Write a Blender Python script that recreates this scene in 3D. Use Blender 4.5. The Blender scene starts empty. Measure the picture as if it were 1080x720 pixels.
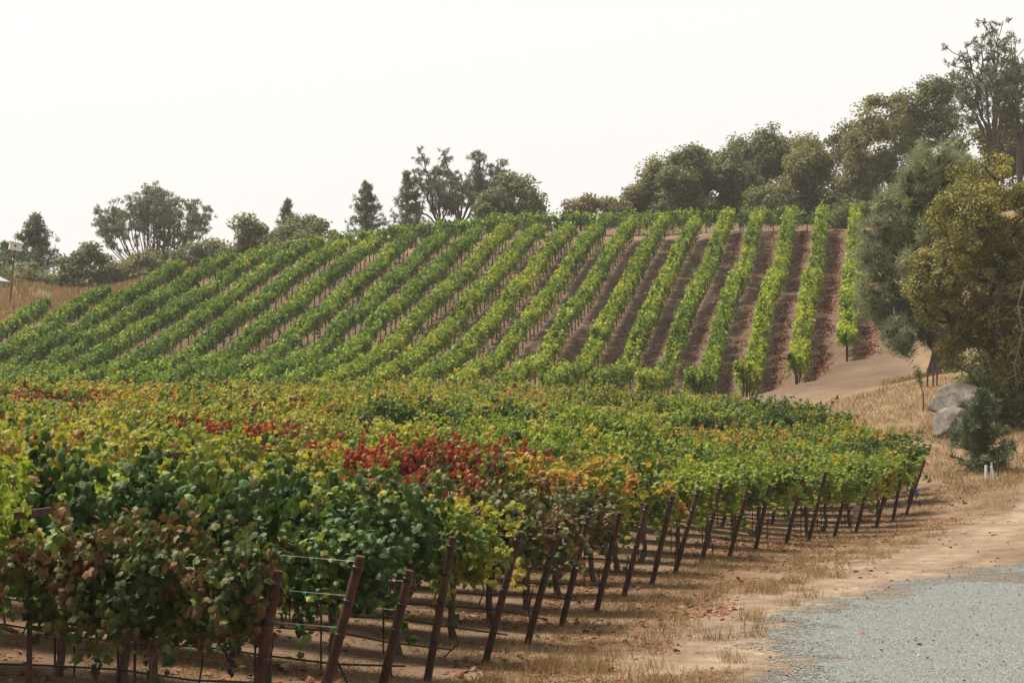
import bpy, math, random
import numpy as np
R = math.radians
scene = bpy.context.scene
COL = scene.collection

# ------------------------------------------------------------------ camera
FPX, CX, CY, HOR, CAMZ = 2100.0, 540.0, 360.0, 438.0, 3.0
PITCH = math.atan((HOR - CY) / FPX)
cam_d = bpy.data.cameras.new('camera')
cam = bpy.data.objects.new('camera', cam_d); COL.objects.link(cam)
cam_d.sensor_width = 36; cam_d.sensor_fit = 'HORIZONTAL'; cam_d.lens = FPX / 1080 * 36
cam.location = (0, 0, CAMZ); cam.rotation_euler = (R(90) + PITCH, 0, 0)
cam_d.clip_start = 0.5; cam_d.clip_end = 5000
scene.camera = cam

# ------------------------------------------------------------------ light
SUN_EL, SUN_AZ = R(64), R(-62)          # azimuth from +Y towards +X
SUN_STRENGTH, SUN_ANGLE = 4.7, R(14)
SKY_STRENGTH, EXPOSURE = 0.0775, 0.93
HAZE_DENSITY = 0.00022
world = bpy.data.worlds.new('World'); scene.world = world; world.use_nodes = True
nt = world.node_tree; nt.nodes.clear()
sky = nt.nodes.new('ShaderNodeTexSky'); sky.sky_type = 'NISHITA'; sky.sun_disc = False
sky.sun_elevation = SUN_EL; sky.sun_rotation = SUN_AZ; sky.dust_density = 6; sky.air_density = 1.2; sky.ozone_density = 1
hs = nt.nodes.new('ShaderNodeHueSaturation'); hs.inputs['Saturation'].default_value = 0.12
mixw = nt.nodes.new('ShaderNodeMix'); mixw.data_type = 'RGBA'; mixw.inputs[0].default_value = 0.75
mixw.inputs[7].default_value = (8.05, 7.65, 7.40, 1)     # white smoke layer evens the sky out
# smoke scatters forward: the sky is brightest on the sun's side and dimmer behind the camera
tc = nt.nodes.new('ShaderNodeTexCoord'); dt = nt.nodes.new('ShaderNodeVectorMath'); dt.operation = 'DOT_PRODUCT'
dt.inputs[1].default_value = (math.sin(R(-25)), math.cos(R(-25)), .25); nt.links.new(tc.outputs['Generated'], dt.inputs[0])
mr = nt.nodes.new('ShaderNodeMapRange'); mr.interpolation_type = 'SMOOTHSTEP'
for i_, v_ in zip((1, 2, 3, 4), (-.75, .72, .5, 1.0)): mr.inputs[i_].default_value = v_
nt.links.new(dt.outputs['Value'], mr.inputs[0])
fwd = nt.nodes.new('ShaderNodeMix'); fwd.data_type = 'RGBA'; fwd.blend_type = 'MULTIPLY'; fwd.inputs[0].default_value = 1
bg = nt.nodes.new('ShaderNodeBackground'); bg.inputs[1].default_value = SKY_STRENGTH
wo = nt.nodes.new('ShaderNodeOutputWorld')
nt.links.new(sky.outputs[0], hs.inputs['Color']); nt.links.new(hs.outputs[0], mixw.inputs[6])
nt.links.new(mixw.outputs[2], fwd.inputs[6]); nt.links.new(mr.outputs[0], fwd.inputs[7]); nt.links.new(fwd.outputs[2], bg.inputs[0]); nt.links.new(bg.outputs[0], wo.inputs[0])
sun_d = bpy.data.lights.new('sun', 'SUN'); sun_d.energy = SUN_STRENGTH; sun_d.angle = SUN_ANGLE; sun_d.color = (1, .9, .74)
sun = bpy.data.objects.new('sun', sun_d); COL.objects.link(sun)
sun.rotation_euler = (R(90) - SUN_EL, 0, math.pi - SUN_AZ)
vs = scene.view_settings
scene.display_settings.display_device = 'sRGB'
vs.view_transform = 'Standard'; vs.look = 'None'; vs.exposure = EXPOSURE; vs.gamma = 1; vs.use_curve_mapping = False
scene.render.engine = 'CYCLES'
cy = scene.cycles
cy.max_bounces = 8; cy.diffuse_bounces = 3; cy.glossy_bounces = 2; cy.transmission_bounces = 3; cy.volume_bounces = 1; cy.transparent_max_bounces = 8
cy.use_denoising = True
cy.sample_clamp_indirect = 8

# ------------------------------------------------------------------ helpers
def at(x, y, Y):
    """world point seen at photo pixel (x, y) at distance Y in front of the camera"""
    u = (x - CX) / FPX; v = (CY - y) / FPX
    d = np.array([u, math.cos(PITCH) - v * math.sin(PITCH), math.sin(PITCH) + v * math.cos(PITCH)])
    d = d * (Y / d[1])
    return np.array([d[0], d[1], CAMZ + d[2]])

def link(o, parent=None):
    COL.objects.link(o)
    if parent is not None: o.parent = parent
    return o

def tag(o, label=None, cat=None, group=None, kind=None):
    if label: o['label'] = label
    if cat: o['category'] = cat
    if group: o['group'] = group
    if kind: o['kind'] = kind
    return o

def empty(name, loc, rz=0, label=None, cat=None, group=None):
    o = bpy.data.objects.new(name, None); COL.objects.link(o); o.empty_display_size = .2
    o.location = tuple(float(c) for c in loc); o.rotation_euler = (0, 0, rz)
    return tag(o, label, cat, group)

def np_mesh(name, V, F, mat=None, attrs=None, smooth=False):
    """F: one (m,k) array or a list of such arrays"""
    V = np.asarray(V, dtype=np.float32)
    Fs = F if isinstance(F, (list, tuple)) else [F]
    Fs = [np.asarray(f, dtype=np.int32) for f in Fs if len(f)]
    me = bpy.data.meshes.new(name)
    me.vertices.add(len(V)); me.vertices.foreach_set('co', V.ravel())
    nl = sum(f.size for f in Fs); nf = sum(len(f) for f in Fs)
    me.loops.add(nl); me.polygons.add(nf)
    me.loops.foreach_set('vertex_index', np.concatenate([f.ravel() for f in Fs]))
    tot = np.concatenate([np.full(len(f), f.shape[1], np.int32) for f in Fs])
    st = np.concatenate([[0], np.cumsum(tot)[:-1]]).astype(np.int32)
    me.polygons.foreach_set('loop_start', st); me.polygons.foreach_set('loop_total', tot)
    me.polygons.foreach_set('use_smooth', np.full(nf, smooth))
    me.update(calc_edges=True); me.validate()
    for k, a in (attrs or {}).items():
        a = np.asarray(a, dtype=np.float32)
        if a.ndim == 1:
            at_ = me.attributes.new(k, 'FLOAT', 'POINT'); at_.data.foreach_set('value', a)
        else:
            at_ = me.attributes.new(k, 'FLOAT_COLOR', 'POINT')
            if a.shape[1] == 3: a = np.concatenate([a, np.ones((len(a), 1), np.float32)], 1)
            at_.data.foreach_set('color', a.ravel())
    if mat: me.materials.append(mat)
    return me

def mobj(name, me, parent=None):
    return link(bpy.data.objects.new(name, me), parent)

class MB:
    """collects simple solids into one mesh"""
    def __init__(s): s.V = []; s.F4 = []; s.F3 = []; s.n = 0; s.A = []
    def add(s, V, F4=None, F3=None, a=None):
        V = np.asarray(V, float)
        if F4 is not None and len(F4): s.F4.append(np.asarray(F4) + s.n)
        if F3 is not None and len(F3): s.F3.append(np.asarray(F3) + s.n)
        s.V.append(V); s.n += len(V)
        s.A.append(np.zeros(len(V)) if a is None else a)
    def tube(s, pts, rad, n=7, cap=True):
        pts = np.asarray(pts, float); m = len(pts)
        rad = np.full(m, rad) if np.isscalar(rad) else np.asarray(rad, float)
        tang = np.gradient(pts, axis=0); tang /= np.linalg.norm(tang, axis=1)[:, None] + 1e-9
        ref = np.array([0, 0, 1.]) if abs(tang[0][2]) < .9 else np.array([1., 0, 0])
        V = []
        th = np.arange(n) * 2 * math.pi / n
        for p, t, r in zip(pts, tang, rad):
            a = np.cross(t, ref); a /= np.linalg.norm(a) + 1e-9; b = np.cross(t, a)
            V.append(p + r * (np.cos(th)[:, None] * a + np.sin(th)[:, None] * b))
        V = np.concatenate(V)
        i = np.arange(n); j = (i + 1) % n
        F4 = np.concatenate([np.stack([k * n + i, k * n + j, (k + 1) * n + j, (k + 1) * n + i], 1) for k in range(m - 1)])
        F3 = []
        if cap:
            V = np.concatenate([V, [pts[0], pts[-1]]])
            F3 = np.concatenate([np.stack([j, i, np.full(n, m * n)], 1), np.stack([(m - 1) * n + i, (m - 1) * n + j, np.full(n, m * n + 1)], 1)])
        s.add(V, F4, F3)
    def box(s, c, size, rot=None):
        sx, sy, sz = np.asarray(size) / 2
        V = np.array([[x, y, z] for z in (-sz, sz) for x, y in ((-sx, -sy), (sx, -sy), (sx, sy), (-sx, sy))])
        if rot is not None: V = V @ np.asarray(rot).T
        s.add(V + np.asarray(c), [[3, 2, 1, 0], [4, 5, 6, 7], [0, 1, 5, 4], [1, 2, 6, 5], [2, 3, 7, 6], [3, 0, 4, 7]])
    def ball(s, c, r, nu=7, nv=5):
        V = [[0, 0, -1]]
        for i in range(1, nv):
            ph = -math.pi / 2 + math.pi * i / nv
            for j in range(nu):
                t = 2 * math.pi * j / nu; V.append([math.cos(ph) * math.cos(t), math.cos(ph) * math.sin(t), math.sin(ph)])
        V.append([0, 0, 1]); V = np.array(V) * np.asarray(r) + np.asarray(c)
        F4 = []; F3 = []
        for j in range(nu):
            k = (j + 1) % nu
            F3.append([0, 1 + k, 1 + j]); F3.append([len(V) - 1, 1 + (nv - 2) * nu + j, 1 + (nv - 2) * nu + k])
            for i in range(nv - 2): F4.append([1 + i * nu + j, 1 + i * nu + k, 1 + (i + 1) * nu + k, 1 + (i + 1) * nu + j])
        s.add(V, F4, F3)
    def mesh(s, name, mat, smooth=False):
        F = []
        if s.F4: F.append(np.concatenate(s.F4))
        if s.F3: F.append(np.concatenate(s.F3))
        return np_mesh(name, np.concatenate(s.V), F, mat, None, smooth)
    def build(s, name, mat, parent=None, smooth=False):
        return mobj(name, s.mesh(name, mat, smooth), parent)

def unit(v): return v / (np.linalg.norm(v, axis=-1, keepdims=True) + 1e-9)

def scatter(tv, tf, P, N, T, S):
    """place template (verts tv, faces tf; tip along +y, normal +z) at points P"""
    N = unit(N); T = T - (T * N).sum(1, keepdims=True) * N; T = unit(T); X = np.cross(T, N)
    S = np.asarray(S); S = S[:, None] if S.ndim == 1 else S
    if S.shape[1] == 1: S = np.repeat(S, 3, 1)
    tv = np.asarray(tv, float)
    V = P[:, None, :] + (tv[None, :, 0:1] * S[:, None, 0:1]) * X[:, None, :] + (tv[None, :, 1:2] * S[:, None, 1:2]) * T[:, None, :] + (tv[None, :, 2:3] * S[:, None, 2:3]) * N[:, None, :]
    n = len(tv); m = len(P)
    F = (np.asarray(tf)[None] + (np.arange(m) * n)[:, None, None]).reshape(-1, len(tf[0]))
    return V.reshape(-1, 3), F

# leaf templates
_h = [(.10, -.10), (.34, -.13), (.50, .08), (.43, .24), (.56, .52), (.36, .60)]
_o = [(0, 0)] + _h + [(0, 1.0)] + [(-x, y) for x, y in _h[::-1]]
VLV = np.array([(x, y, -.42 * abs(x) ** 1.3 - .34 * (y - .35) ** 2) for x, y in _o] + [(0, .36, .05)])
VLV[[3, 11], 2] -= .03; VLV[[5, 9], 2] -= .04
VLF = np.array([(i, (i + 1) % 14, 14) for i in range(14)])[:, ::-1]
QLV = np.array([(0, 0, 0), (.5, .42, -.12), (0, 1, -.1), (-.5, .45, -.12)]); QLF = np.array([[0, 1, 2, 3]])
NLV = np.array([(-.5, 0, 0), (.5, 0, 0), (.25, 1, 0), (-.25, 1, 0)]); NLF = np.array([[0, 1, 2, 3]])

def vnoise(P, sc, seed=0):
    """cheap smooth value noise 0..1 at points P (n,2 or n,3)"""
    P = np.asarray(P, float) / sc
    if P.shape[1] == 2: P = np.concatenate([P, np.zeros((len(P), 1))], 1)
    i = np.floor(P).astype(np.int64); f = P - i; f = f * f * (3 - 2 * f)
    def h(a):
        x = (a[:, 0] * 374761393 + a[:, 1] * 668265263 + a[:, 2] * 2147483647 + seed * 974711) & 0xffffffff
        x = ((x ^ (x >> 13)) * 1274126177) & 0xffffffff
        x = ((x ^ (x >> 16)) * 2246822519) & 0xffffffff
        return ((x ^ (x >> 15)) & 0xffff) / 65535.0
    r = 0
    for dx in (0, 1):
        for dy in (0, 1):
            for dz in (0, 1):
                w = (f[:, 0] if dx else 1 - f[:, 0]) * (f[:, 1] if dy else 1 - f[:, 1]) * (f[:, 2] if dz else 1 - f[:, 2])
                r = r + w * h(i + np.array([dx, dy, dz]))
    return r
def fbm(P, sc, seed=0, o=3):
    return sum(vnoise(P, sc / 2 ** k, seed + k) / 2 ** k for k in range(o)) / sum(.5 ** k for k in range(o))

# ------------------------------------------------------------------ materials
class NT:
    def __init__(s, name):
        s.m = bpy.data.materials.new(name); s.m.use_nodes = True; s.t = s.m.node_tree; s.t.nodes.clear()
        s.out = s.n('ShaderNodeOutputMaterial')
    def n(s, ty, **kw):
        x = s.t.nodes.new(ty)
        for k, v in kw.items(): setattr(x, k, v)
        return x
    def l(s, a, b): s.t.links.new(a, b)
    def ramp(s, fac, stops, interp='LINEAR'):
        r = s.n('ShaderNodeValToRGB'); r.color_ramp.interpolation = interp
        e = r.color_ramp.elements
        while len(e) < len(stops): e.new(.5)
        for x, (p, c) in zip(e, stops): x.position = p; x.color = (*c, 1)
        s.l(fac, r.inputs[0]); return r.outputs[0]
    def mix(s, fac, a, b, mode='MIX'):
        m = s.n('ShaderNodeMix', data_type='RGBA', blend_type=mode)
        for sock, v in ((m.inputs[0], fac), (m.inputs[6], a), (m.inputs[7], b)):
            if isinstance(v, (int, float)): sock.default_value = v
            elif isinstance(v, tuple): sock.default_value = (*v, 1)
            else: s.l(v, sock)
        return m.outputs[2]
    def noise(s, scale, detail=4, rough=.6, vec=None):
        x = s.n('ShaderNodeTexNoise'); x.inputs['Scale'].default_value = scale; x.inputs['Detail'].default_value = detail; x.inputs['Roughness'].default_value = rough
        if vec is not None: s.l(vec, x.inputs['Vector'])
        return x.outputs['Fac']
    def pos(s): return s.n('ShaderNodeNewGeometry').outputs['Position']
    def objc(s): return s.n('ShaderNodeTexCoord').outputs['Object']
    def attr(s, name, out='Fac'): return s.n('ShaderNodeAttribute', attribute_name=name).outputs[out]
    def math(s, op, a, b=0.0):
        m = s.n('ShaderNodeMath', operation=op)
        for sock, v in ((m.inputs[0], a), (m.inputs[1], b)):
            if isinstance(v, (int, float)): sock.default_value = v
            else: s.l(v, sock)
        return m.outputs[0]
    def bsdf(s, color, rough=.8, spec=.3, bump=None, bdist=.02, bstr=.6, metal=0):
        b = s.n('ShaderNodeBsdfPrincipled'); b.inputs['Metallic'].default_value = metal
        for k, v in (('Base Color', color), ('Roughness', rough)):
            if isinstance(v, tuple): b.inputs[k].default_value = (*v, 1)
            elif isinstance(v, (int, float)): b.inputs[k].default_value = v
            else: s.l(v, b.inputs[k])
        b.inputs['Specular IOR Level'].default_value = spec
        if bump is not None:
            bp = s.n('ShaderNodeBump'); bp.inputs['Distance'].default_value = bdist; bp.inputs['Strength'].default_value = bstr
            s.l(bump, bp.inputs['Height']); s.l(bp.outputs[0], b.inputs['Normal'])
        return b.outputs[0]
    def fin(s, sh): s.l(sh, s.out.inputs[0]); return s.m

def leaf_mat(name, stops, transl=.35, rough=.55, spec=.2, interp='LINEAR'):
    t = NT(name)
    c = t.ramp(t.attr('rnd'), stops, interp)
    nz = t.noise(45, 2, .6, t.pos())
    c = t.mix(t.math('MULTIPLY', nz, .35), c, t.mix(.5, c, (.02, .02, .01)))
    b = t.bsdf(c, rough, spec)
    tr = t.n('ShaderNodeBsdfTranslucent'); t.l(t.mix(.5, c, t.mix(1.0, c, (1.25, 1.15, .55), 'MULTIPLY')), tr.inputs[0])
    mx = t.n('ShaderNodeMixShader'); mx.inputs[0].default_value = transl
    t.l(b, mx.inputs[1]); t.l(tr.outputs[0], mx.inputs[2])
    return t.fin(mx.outputs[0])

def bark_mat(name, a, b, scale=14):
    t = NT(name)
    mp = t.n('ShaderNodeMapping'); mp.inputs['Scale'].default_value = (1, 1, .22); t.l(t.objc(), mp.inputs[0])
    nz = t.noise(scale, 5, .65, mp.outputs[0])
    return t.fin(t.bsdf(t.ramp(nz, [(.3, a), (.7, b)]), .9, .15, nz, .02, .8))

def plain_mat(name, a, b, scale=8, rough=.6, spec=.4, metal=0):
    t = NT(name); nz = t.noise(scale, 4, .6, t.objc())
    return t.fin(t.bsdf(t.ramp(nz, [(.3, a), (.7, b)]), rough, spec, nz, .003, .4, metal))

G = dict(dk=(.022, .050, .011), md=(.050, .105, .022), lt=(.125, .185, .035), yg=(.215, .245, .036), ye=(.39, .315, .058), go=(.42, .235, .045), rd=(.25, .034, .018), br=(.12, .055, .035), rb=(.16, .045, .028), tan=(.30, .19, .09), ol=(.14, .13, .035))
LEAF = {
 'dark green': leaf_mat('leaf_dark_green', [(0, G['dk']), (.45, (.034, .076, .016)), (.75, G['md']), (.92, G['lt']), (1, G['yg'])], .28),
 'green': leaf_mat('leaf_green', [(0, G['dk']), (.3, G['md']), (.6, G['lt']), (.82, G['yg']), (.92, G['ye']), (1, G['br'])]),
 'yellow green': leaf_mat('leaf_yellow_green', [(0, G['md']), (.2, G['lt']), (.5, G['yg']), (.72, (.34, .32, .05)), (.85, G['ye']), (.93, G['tan']), (1, G['rb'])], .42),
 'golden': leaf_mat('leaf_golden', [(0, G['md']), (.2, G['lt']), (.38, G['yg']), (.6, G['ye']), (.8, G['go']), (.92, (.42, .12, .03)), (1, G['br'])], .42),
 'red': leaf_mat('leaf_red', [(0, G['dk']), (.12, G['md']), (.24, G['lt']), (.32, G['ol']), (.42, G['rb']), (.54, G['rd']), (.78, (.33, .062, .022)), (.92, (.42, .16, .04)), (1, G['yg'])], .38),
 'bronze': leaf_mat('leaf_bronze', [(0, G['dk']), (.28, (.04, .07, .02)), (.38, (.085, .115, .028)), (.54, (.125, .100, .032)), (.68, (.105, .058, .026)), (.80, (.16, .075, .034)), (.88, (.08, .12, .026)), (1, G['lt'])], .25),
 'lime': leaf_mat('leaf_lime', [(0, G['md']), (.3, G['lt']), (.65, (.21, .29, .035)), (.9, (.32, .36, .05)), (1, G['ye'])], .42),
}
M_hill = leaf_mat('hill_leaf', [(0, (0.037, 0.0781, 0.0139)), (0.3, (0.1043, 0.18, 0.0216)), (0.6, (0.2333, 0.3122, 0.0324)), (0.88, (0.393, 0.4322, 0.0463)), (1, (0.5896, 0.4322, 0.0541))], 0.36)
M_hill_d = leaf_mat('hill_leaf_deep', [(0, (0.0352, 0.0824, 0.0158)), (0.35, (0.0883, 0.1775, 0.0245)), (0.68, (0.1967, 0.2983, 0.035)), (0.92, (0.3663, 0.426, 0.0437)), (1, (0.5698, 0.426, 0.0524))], 0.36)
M_dead = leaf_mat('fallen_leaf', [(0, (.10, .045, .03)), (.4, (.19, .075, .045)), (.7, (.22, .09, .05)), (.9, (.24, .07, .038)), (1, (.38, .25, .12))], .1, .75, .2)
M_straw = leaf_mat('straw', [(0, (0.1275, 0.0779, 0.0351)), (0.4, (0.255, 0.1722, 0.0819)), (0.75, (0.3655, 0.2624, 0.1365)), (0.95, (0.459, 0.3444, 0.195)), (1, (0.187, 0.1886, 0.0624))], .25, .8, .15)
M_oak = leaf_mat('oak_leaf', [(0, (0.0573, 0.0749, 0.0324)), (0.5, (0.1242, 0.146, 0.0553)), (0.85, (0.207, 0.2136, 0.0811)), (1, (0.3027, 0.2669, 0.1054))], 0.34, .6, .25)
M_oakg = leaf_mat('oak_green_leaf', [(0, (0.0604, 0.0755, 0.0415)), (0.5, (0.1329, 0.1541, 0.0737)), (0.85, (0.2266, 0.2341, 0.1075)), (1, (0.3172, 0.287, 0.1382))], 0.34, .6, .25)
M_oakb = leaf_mat('oak_brown_leaf', [(0, (0.0807, 0.0893, 0.0414)), (0.5, (0.1745, 0.1826, 0.0762)), (0.85, (0.2746, 0.2704, 0.1159)), (1, (0.3716, 0.3355, 0.1574))], 0.34, .7, .2)
M_gold = leaf_mat('oak_gold_leaf', [(0, (0.062, 0.0717, 0.0222)), (0.35, (0.1448, 0.1525, 0.0386)), (0.65, (0.2761, 0.2615, 0.0624)), (0.88, (0.4278, 0.3734, 0.0967)), (1, (0.414, 0.2335, 0.0744))], 0.36, .55, .3)
M_gpine = leaf_mat('grey_pine_needle', [(0, (0.0852, 0.1134, 0.0844)), (0.5, (0.15, 0.183, 0.13)), (0.85, (0.2301, 0.2562, 0.1758)), (1, (0.3409, 0.2379, 0.1319))], 0.25, .6, .2)
M_pine = leaf_mat('pine_needle', [(0, (0.0384, 0.065, 0.0299)), (0.5, (0.0864, 0.125, 0.0529)), (0.9, (0.144, 0.1875, 0.0782)), (1, (0.192, 0.175, 0.069))], .15, .5, .3)
M_weep = leaf_mat('weeping_pine_needle', [(0, (0.0976, 0.1321, 0.0764)), (0.5, (0.1953, 0.2394, 0.1365)), (0.85, (0.3003, 0.3384, 0.1979)), (1, (0.4204, 0.2643, 0.1161))], 0.25, .6, .2)
M_ylw = leaf_mat('pale_leaf', [(0, (.09, .085, .04)), (.6, (.19, .165, .08)), (1, (.32, .22, .08))], .35, .6, .25)
M_bark = bark_mat('bark', (.035, .026, .020), (.11, .085, .065))
M_barkg = bark_mat('bark_grey', (.055, .045, .038), (.15, .125, .105))
M_barkpale = bark_mat('bark_pale', (.15, .13, .11), (.28, .25, .21))
M_vine = bark_mat('vine_bark', (.045, .032, .025), (.17, .125, .095), 30)
M_stake = bark_mat('weathered_wood', (.035, .024, .018), (.095, .065, .048), 20)
M_black = plain_mat('black_poly', (.010, .010, .010), (.022, .021, .02), 20, .45, .4)
M_wire = plain_mat('galvanised_wire', (.25, .25, .25), (.4, .4, .4), 20, .4, .5, .8)
M_clip = plain_mat('green_clip', (.02, .42, .20), (.04, .55, .30), 20, .4, .5)
M_grape = plain_mat('grape_skin', (.010, .009, .016), (.030, .024, .045), 60, .45, .4)
M_white = plain_mat('white_paint', (.72, .74, .78), (.80, .82, .85), 6, .5, .4)
M_blue = plain_mat('blue_tape', (.05, .10, .55), (.12, .2, .7), 20, .5, .4)
M_tan = plain_mat('tan_carton', (.42, .34, .24), (.62, .54, .42), 14, .7, .3)
M_teal = plain_mat('teal_plastic', (.10, .30, .40), (.2, .45, .5), 14, .5, .4)
M_pipe = plain_mat('grey_pipe', (.35, .35, .35), (.55, .55, .54), 14, .5, .4)
def rust():
    t = NT('rusty_steel'); o = t.objc()
    a = t.noise(5, 5, .65, o); b = t.noise(40, 4, .7, o)
    c = t.ramp(a, [(.28, (.040, .022, .017)), (.5, (.075, .036, .025)), (.62, (.12, .055, .035)), (.8, (.17, .085, .06))])
    c = t.mix(t.math('MULTIPLY', b, .5), c, (.03, .018, .014))
    return t.fin(t.bsdf(c, .78, .3, b, .004, .6, .15))
M_rust = rust()
def rock():
    t = NT('lichen_granite'); o = t.objc()
    a = t.noise(1.2, 6, .65, o); b = t.noise(9, 5, .7, o)
    c = t.ramp(a, [(.3, (.085, .075, .064)), (.5, (.155, .14, .122)), (.7, (.25, .225, .195))])
    c = t.mix(t.ramp(b, [(.5, (0, 0, 0)), (.62, (1, 1, 1))]), c, (.075, .072, .06))
    return t.fin(t.bsdf(c, .9, .2, t.math('ADD', a, t.math('MULTIPLY', b, .3)), .08, .8))
M_rock = rock()
def tank():
    t = NT('weathered_metal'); o = t.objc(); a = t.noise(1.5, 4, .6, o)
    return t.fin(t.bsdf(t.ramp(a, [(.3, (.30, .31, .32)), (.7, (.48, .49, .50))]), .5, .5, None, .01, .5, .4))
M_tank = tank()

# ------------------------------------------------------------------ terrain
SPH = 2.65; VPX = 930.0          # hill rows: spacing across and shared heading
TANH = (VPX - CX) / FPX
HEAD = math.atan(TANH)
def hill_u(k): return -(k + .75) * SPH
HP = {0: [(900, 225), (894, 287.5), (891, 358)],
 1: [(869.5, 225), (859, 297), (848, 342.5), (840.5, 385)], 2: [(836, 226), (817.5, 293.6), (802, 348.6), (791.6, 403.7)],
 3: [(805, 226), (784, 287.5), (762.5, 336), (741, 403.7)], 4: [(768.6, 226), (741, 293.6), (716.7, 348.6), (689, 400.6)],
 5: [(733.5, 238.6), (704.5, 293.6), (667, 380), (646, 400)], 6: [(701, 234), (669, 289.6), (640, 342), (599, 394.7)],
 7: [(666, 237), (637, 278), (596.3, 333.4), (552.5, 391.7)], 8: [(631, 243), (599, 283.8), (558.4, 336), (511.7, 388.8)],
 9: [(599, 244.4), (549.6, 301), (505.8, 353.8), (459.4, 392.8)], 10: [(564, 246), (526, 286.7), (479, 343), (431.7, 381.7)],
 11: [(529, 245.6), (490, 290), (451, 323), (395.6, 379)], 12: [(495.6, 251), (451, 292.8), (395.6, 340), (348, 387)],
 13: [(456.7, 256.7), (420.6, 292.8), (381.7, 329), (345.6, 362)], 14: [(423, 256.7), (390, 290), (326, 339), (239, 393.5)],
 15: [(393, 256.7), (356.7, 284.4), (312, 322.6), (269.7, 351), (215, 386)], 16: [(340.6, 270.7), (293, 301), (251, 334), (192, 381.7)],
 17: [(307.5, 268), (274.5, 289.6), (227, 325), (187, 353)], 18: [(265, 273), (234, 296.7), (194, 322.6), (125, 361.7), (69, 395)],
 19: [(225, 278), (187, 304), (146, 326), (104, 351), (41.7, 389)], 20: [(175, 286.7), (133, 313.8), (83, 349), (41.7, 368), (4, 393)],
 21: [(108, 309.6), (73, 330), (27, 357.5), (2, 372)], 22: [(46, 322), (6, 347)]}
CP = []
for k, pts in HP.items():
    for (x, y) in pts:
        if k == 0:
            Y = {225: 163, 287.5: 134, 358: 113}[y]
        else:
            Y = FPX * hill_u(k) / (x - VPX)
        p = at(x, y, Y); CP.append((p[0], p[1], p[2] - 1.5))
# end posts of the front block: (top px), (base px) per row, rows counted from the camera
POSTS = {1: ((294.5, 600), (258, 812)), 2: ((381.5, 585), (331, 770)), 3: ((433, 600), (399, 741)), 4: ((478, 565), (450.6, 718.6)),
 5: ((548, 559.6), (511.7, 701.8)), 6: ((589, 554.4), (556, 679)), 7: ((620, 544), (592, 661)), 8: ((653.7, 540), (628.7, 644)),
 9: ((682, 531), (658, 630)), 10: ((709, 522), (687.5, 616)), 11: ((736, 515), (711.7, 604)), 12: ((760, 509), (739, 596)),
 13: ((791, 505), (769, 588)), 14: ((811, 510), (797, 579)), 15: ((846.7, 500), (829, 574)), 16: ((870, 496.7), (853, 571)),
 17: ((897.8, 495.5), (879.5, 567)), 18: ((920, 492), (902.7, 561)), 19: ((940.5, 491), (924, 555)), 20: ((953, 485.5), (941.5, 549)),
 21: ((974.4, 484.4), (955.5, 544.4)), 22: ((971, 480), (958, 529))}
def row_d(k): return 24.7 + 2.15 * (k - 5)
NROW = 32
ENDX = {23: 12.6, 24: 12.7, 25: 12.6, 26: 12.3, 27: 11.8, 28: 11.1, 29: 10.3, 30: 9.5, 31: 8.6, 32: 7.6}
ROW_BASE = {}
for k, (t, b) in POSTS.items():
    p = at(*b, row_d(k)); ROW_BASE[k] = p; CP.append(tuple(p))
def seen(x, y, Y, h=0): p = at(x, y, Y); CP.append((p[0], p[1], p[2] - h))
for x, y, Y, h in [(300, 401, 82, 2.4), (430, 400, 82, 2.4), (560, 400, 82, 2.4), (100, 411, 81, 2.4), (0, 416, 80, 2.4), (700, 411, 81, 2.4), (790, 417, 77, 2.15), (850, 425, 73, 2.15), (935, 452, 67, 2.15),
                   (25, 457, 36, 2.05), (190, 482, 25.5, 2.05), (235, 428, 50, 2.05), (37, 538, 16.3, 2.0), (105, 428, 50, 2.05),
                   (880, 425, 92, 0), (840, 405, 106, 0), (888, 379, 112, 0), (930, 405, 98, 0), (960, 385, 108, 0), (850, 245, 165, 0), (700, 252, 168, 0), (890, 244, 166, 0),
                   (60, 320, 168, 0),
                   (995, 395, 92, 0), (1010, 455, 78, 0), (1000, 475, 73, 0), (1040, 500, 66, 0), (1080, 505, 66, 0), (1010, 500, 67, 0), (985, 520, 63, 0), (1060, 525, 60, 0), (1000, 560, 50, 0), (1075, 570, 46, 0),
                   (860, 640, 31, 0), (1000, 640, 31, 0), (1070, 700, 24.5, 0), (850, 700, 24.5, 0), (700, 690, 25.5, 0), (600, 712, 23.4, 0), (1080, 450, 82, 0), (1070, 610, 36, 0)]: seen(x, y, Y, h)
CP += [(-8, 12, .55), (-14, 22, 1.0), (-3, 8, .2), (6, 8, 0), (15, 10, 0), (0, -10, .3), (-20, -10, .6), (25, -10, 0), (25, 30, .3), (35, 50, 1.0), (-20, 45, 1.3), (-25, 62, 1.7), (-10, 55, 1.5), (0, 50, 1.05),
       (30, 70, 2.8), (45, 80, 5), (60, 60, 4), (34, 100, 6.5), (50, 120, 12), (40, 140, 14), (60, 160, 21), (44, 168, 20.5), (70, 120, 14), (90, 160, 24), (35, 125, 10.5),
       (60, 190, 23), (30, 230, 19), (-20, 230, 18), (-70, 230, 12), (-120, 180, 12), (-120, 130, 6), (-90, 130, 5), (-120, 80, 2.5), (-60, 80, 2), (-60, 40, 1.6), (-60, 0, 1), (80, 20, 1), (80, -20, 0),
       (100, 220, 22), (-120, 260, 10), (0, 260, 13), (100, 260, 18), (-15, 99, 1.9), (-30, 103, 2.0), (0, 97, 1.9), (-45, 109, 2.3), (-20, 90, 1.7), (8, 96, 2.4)]
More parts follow.
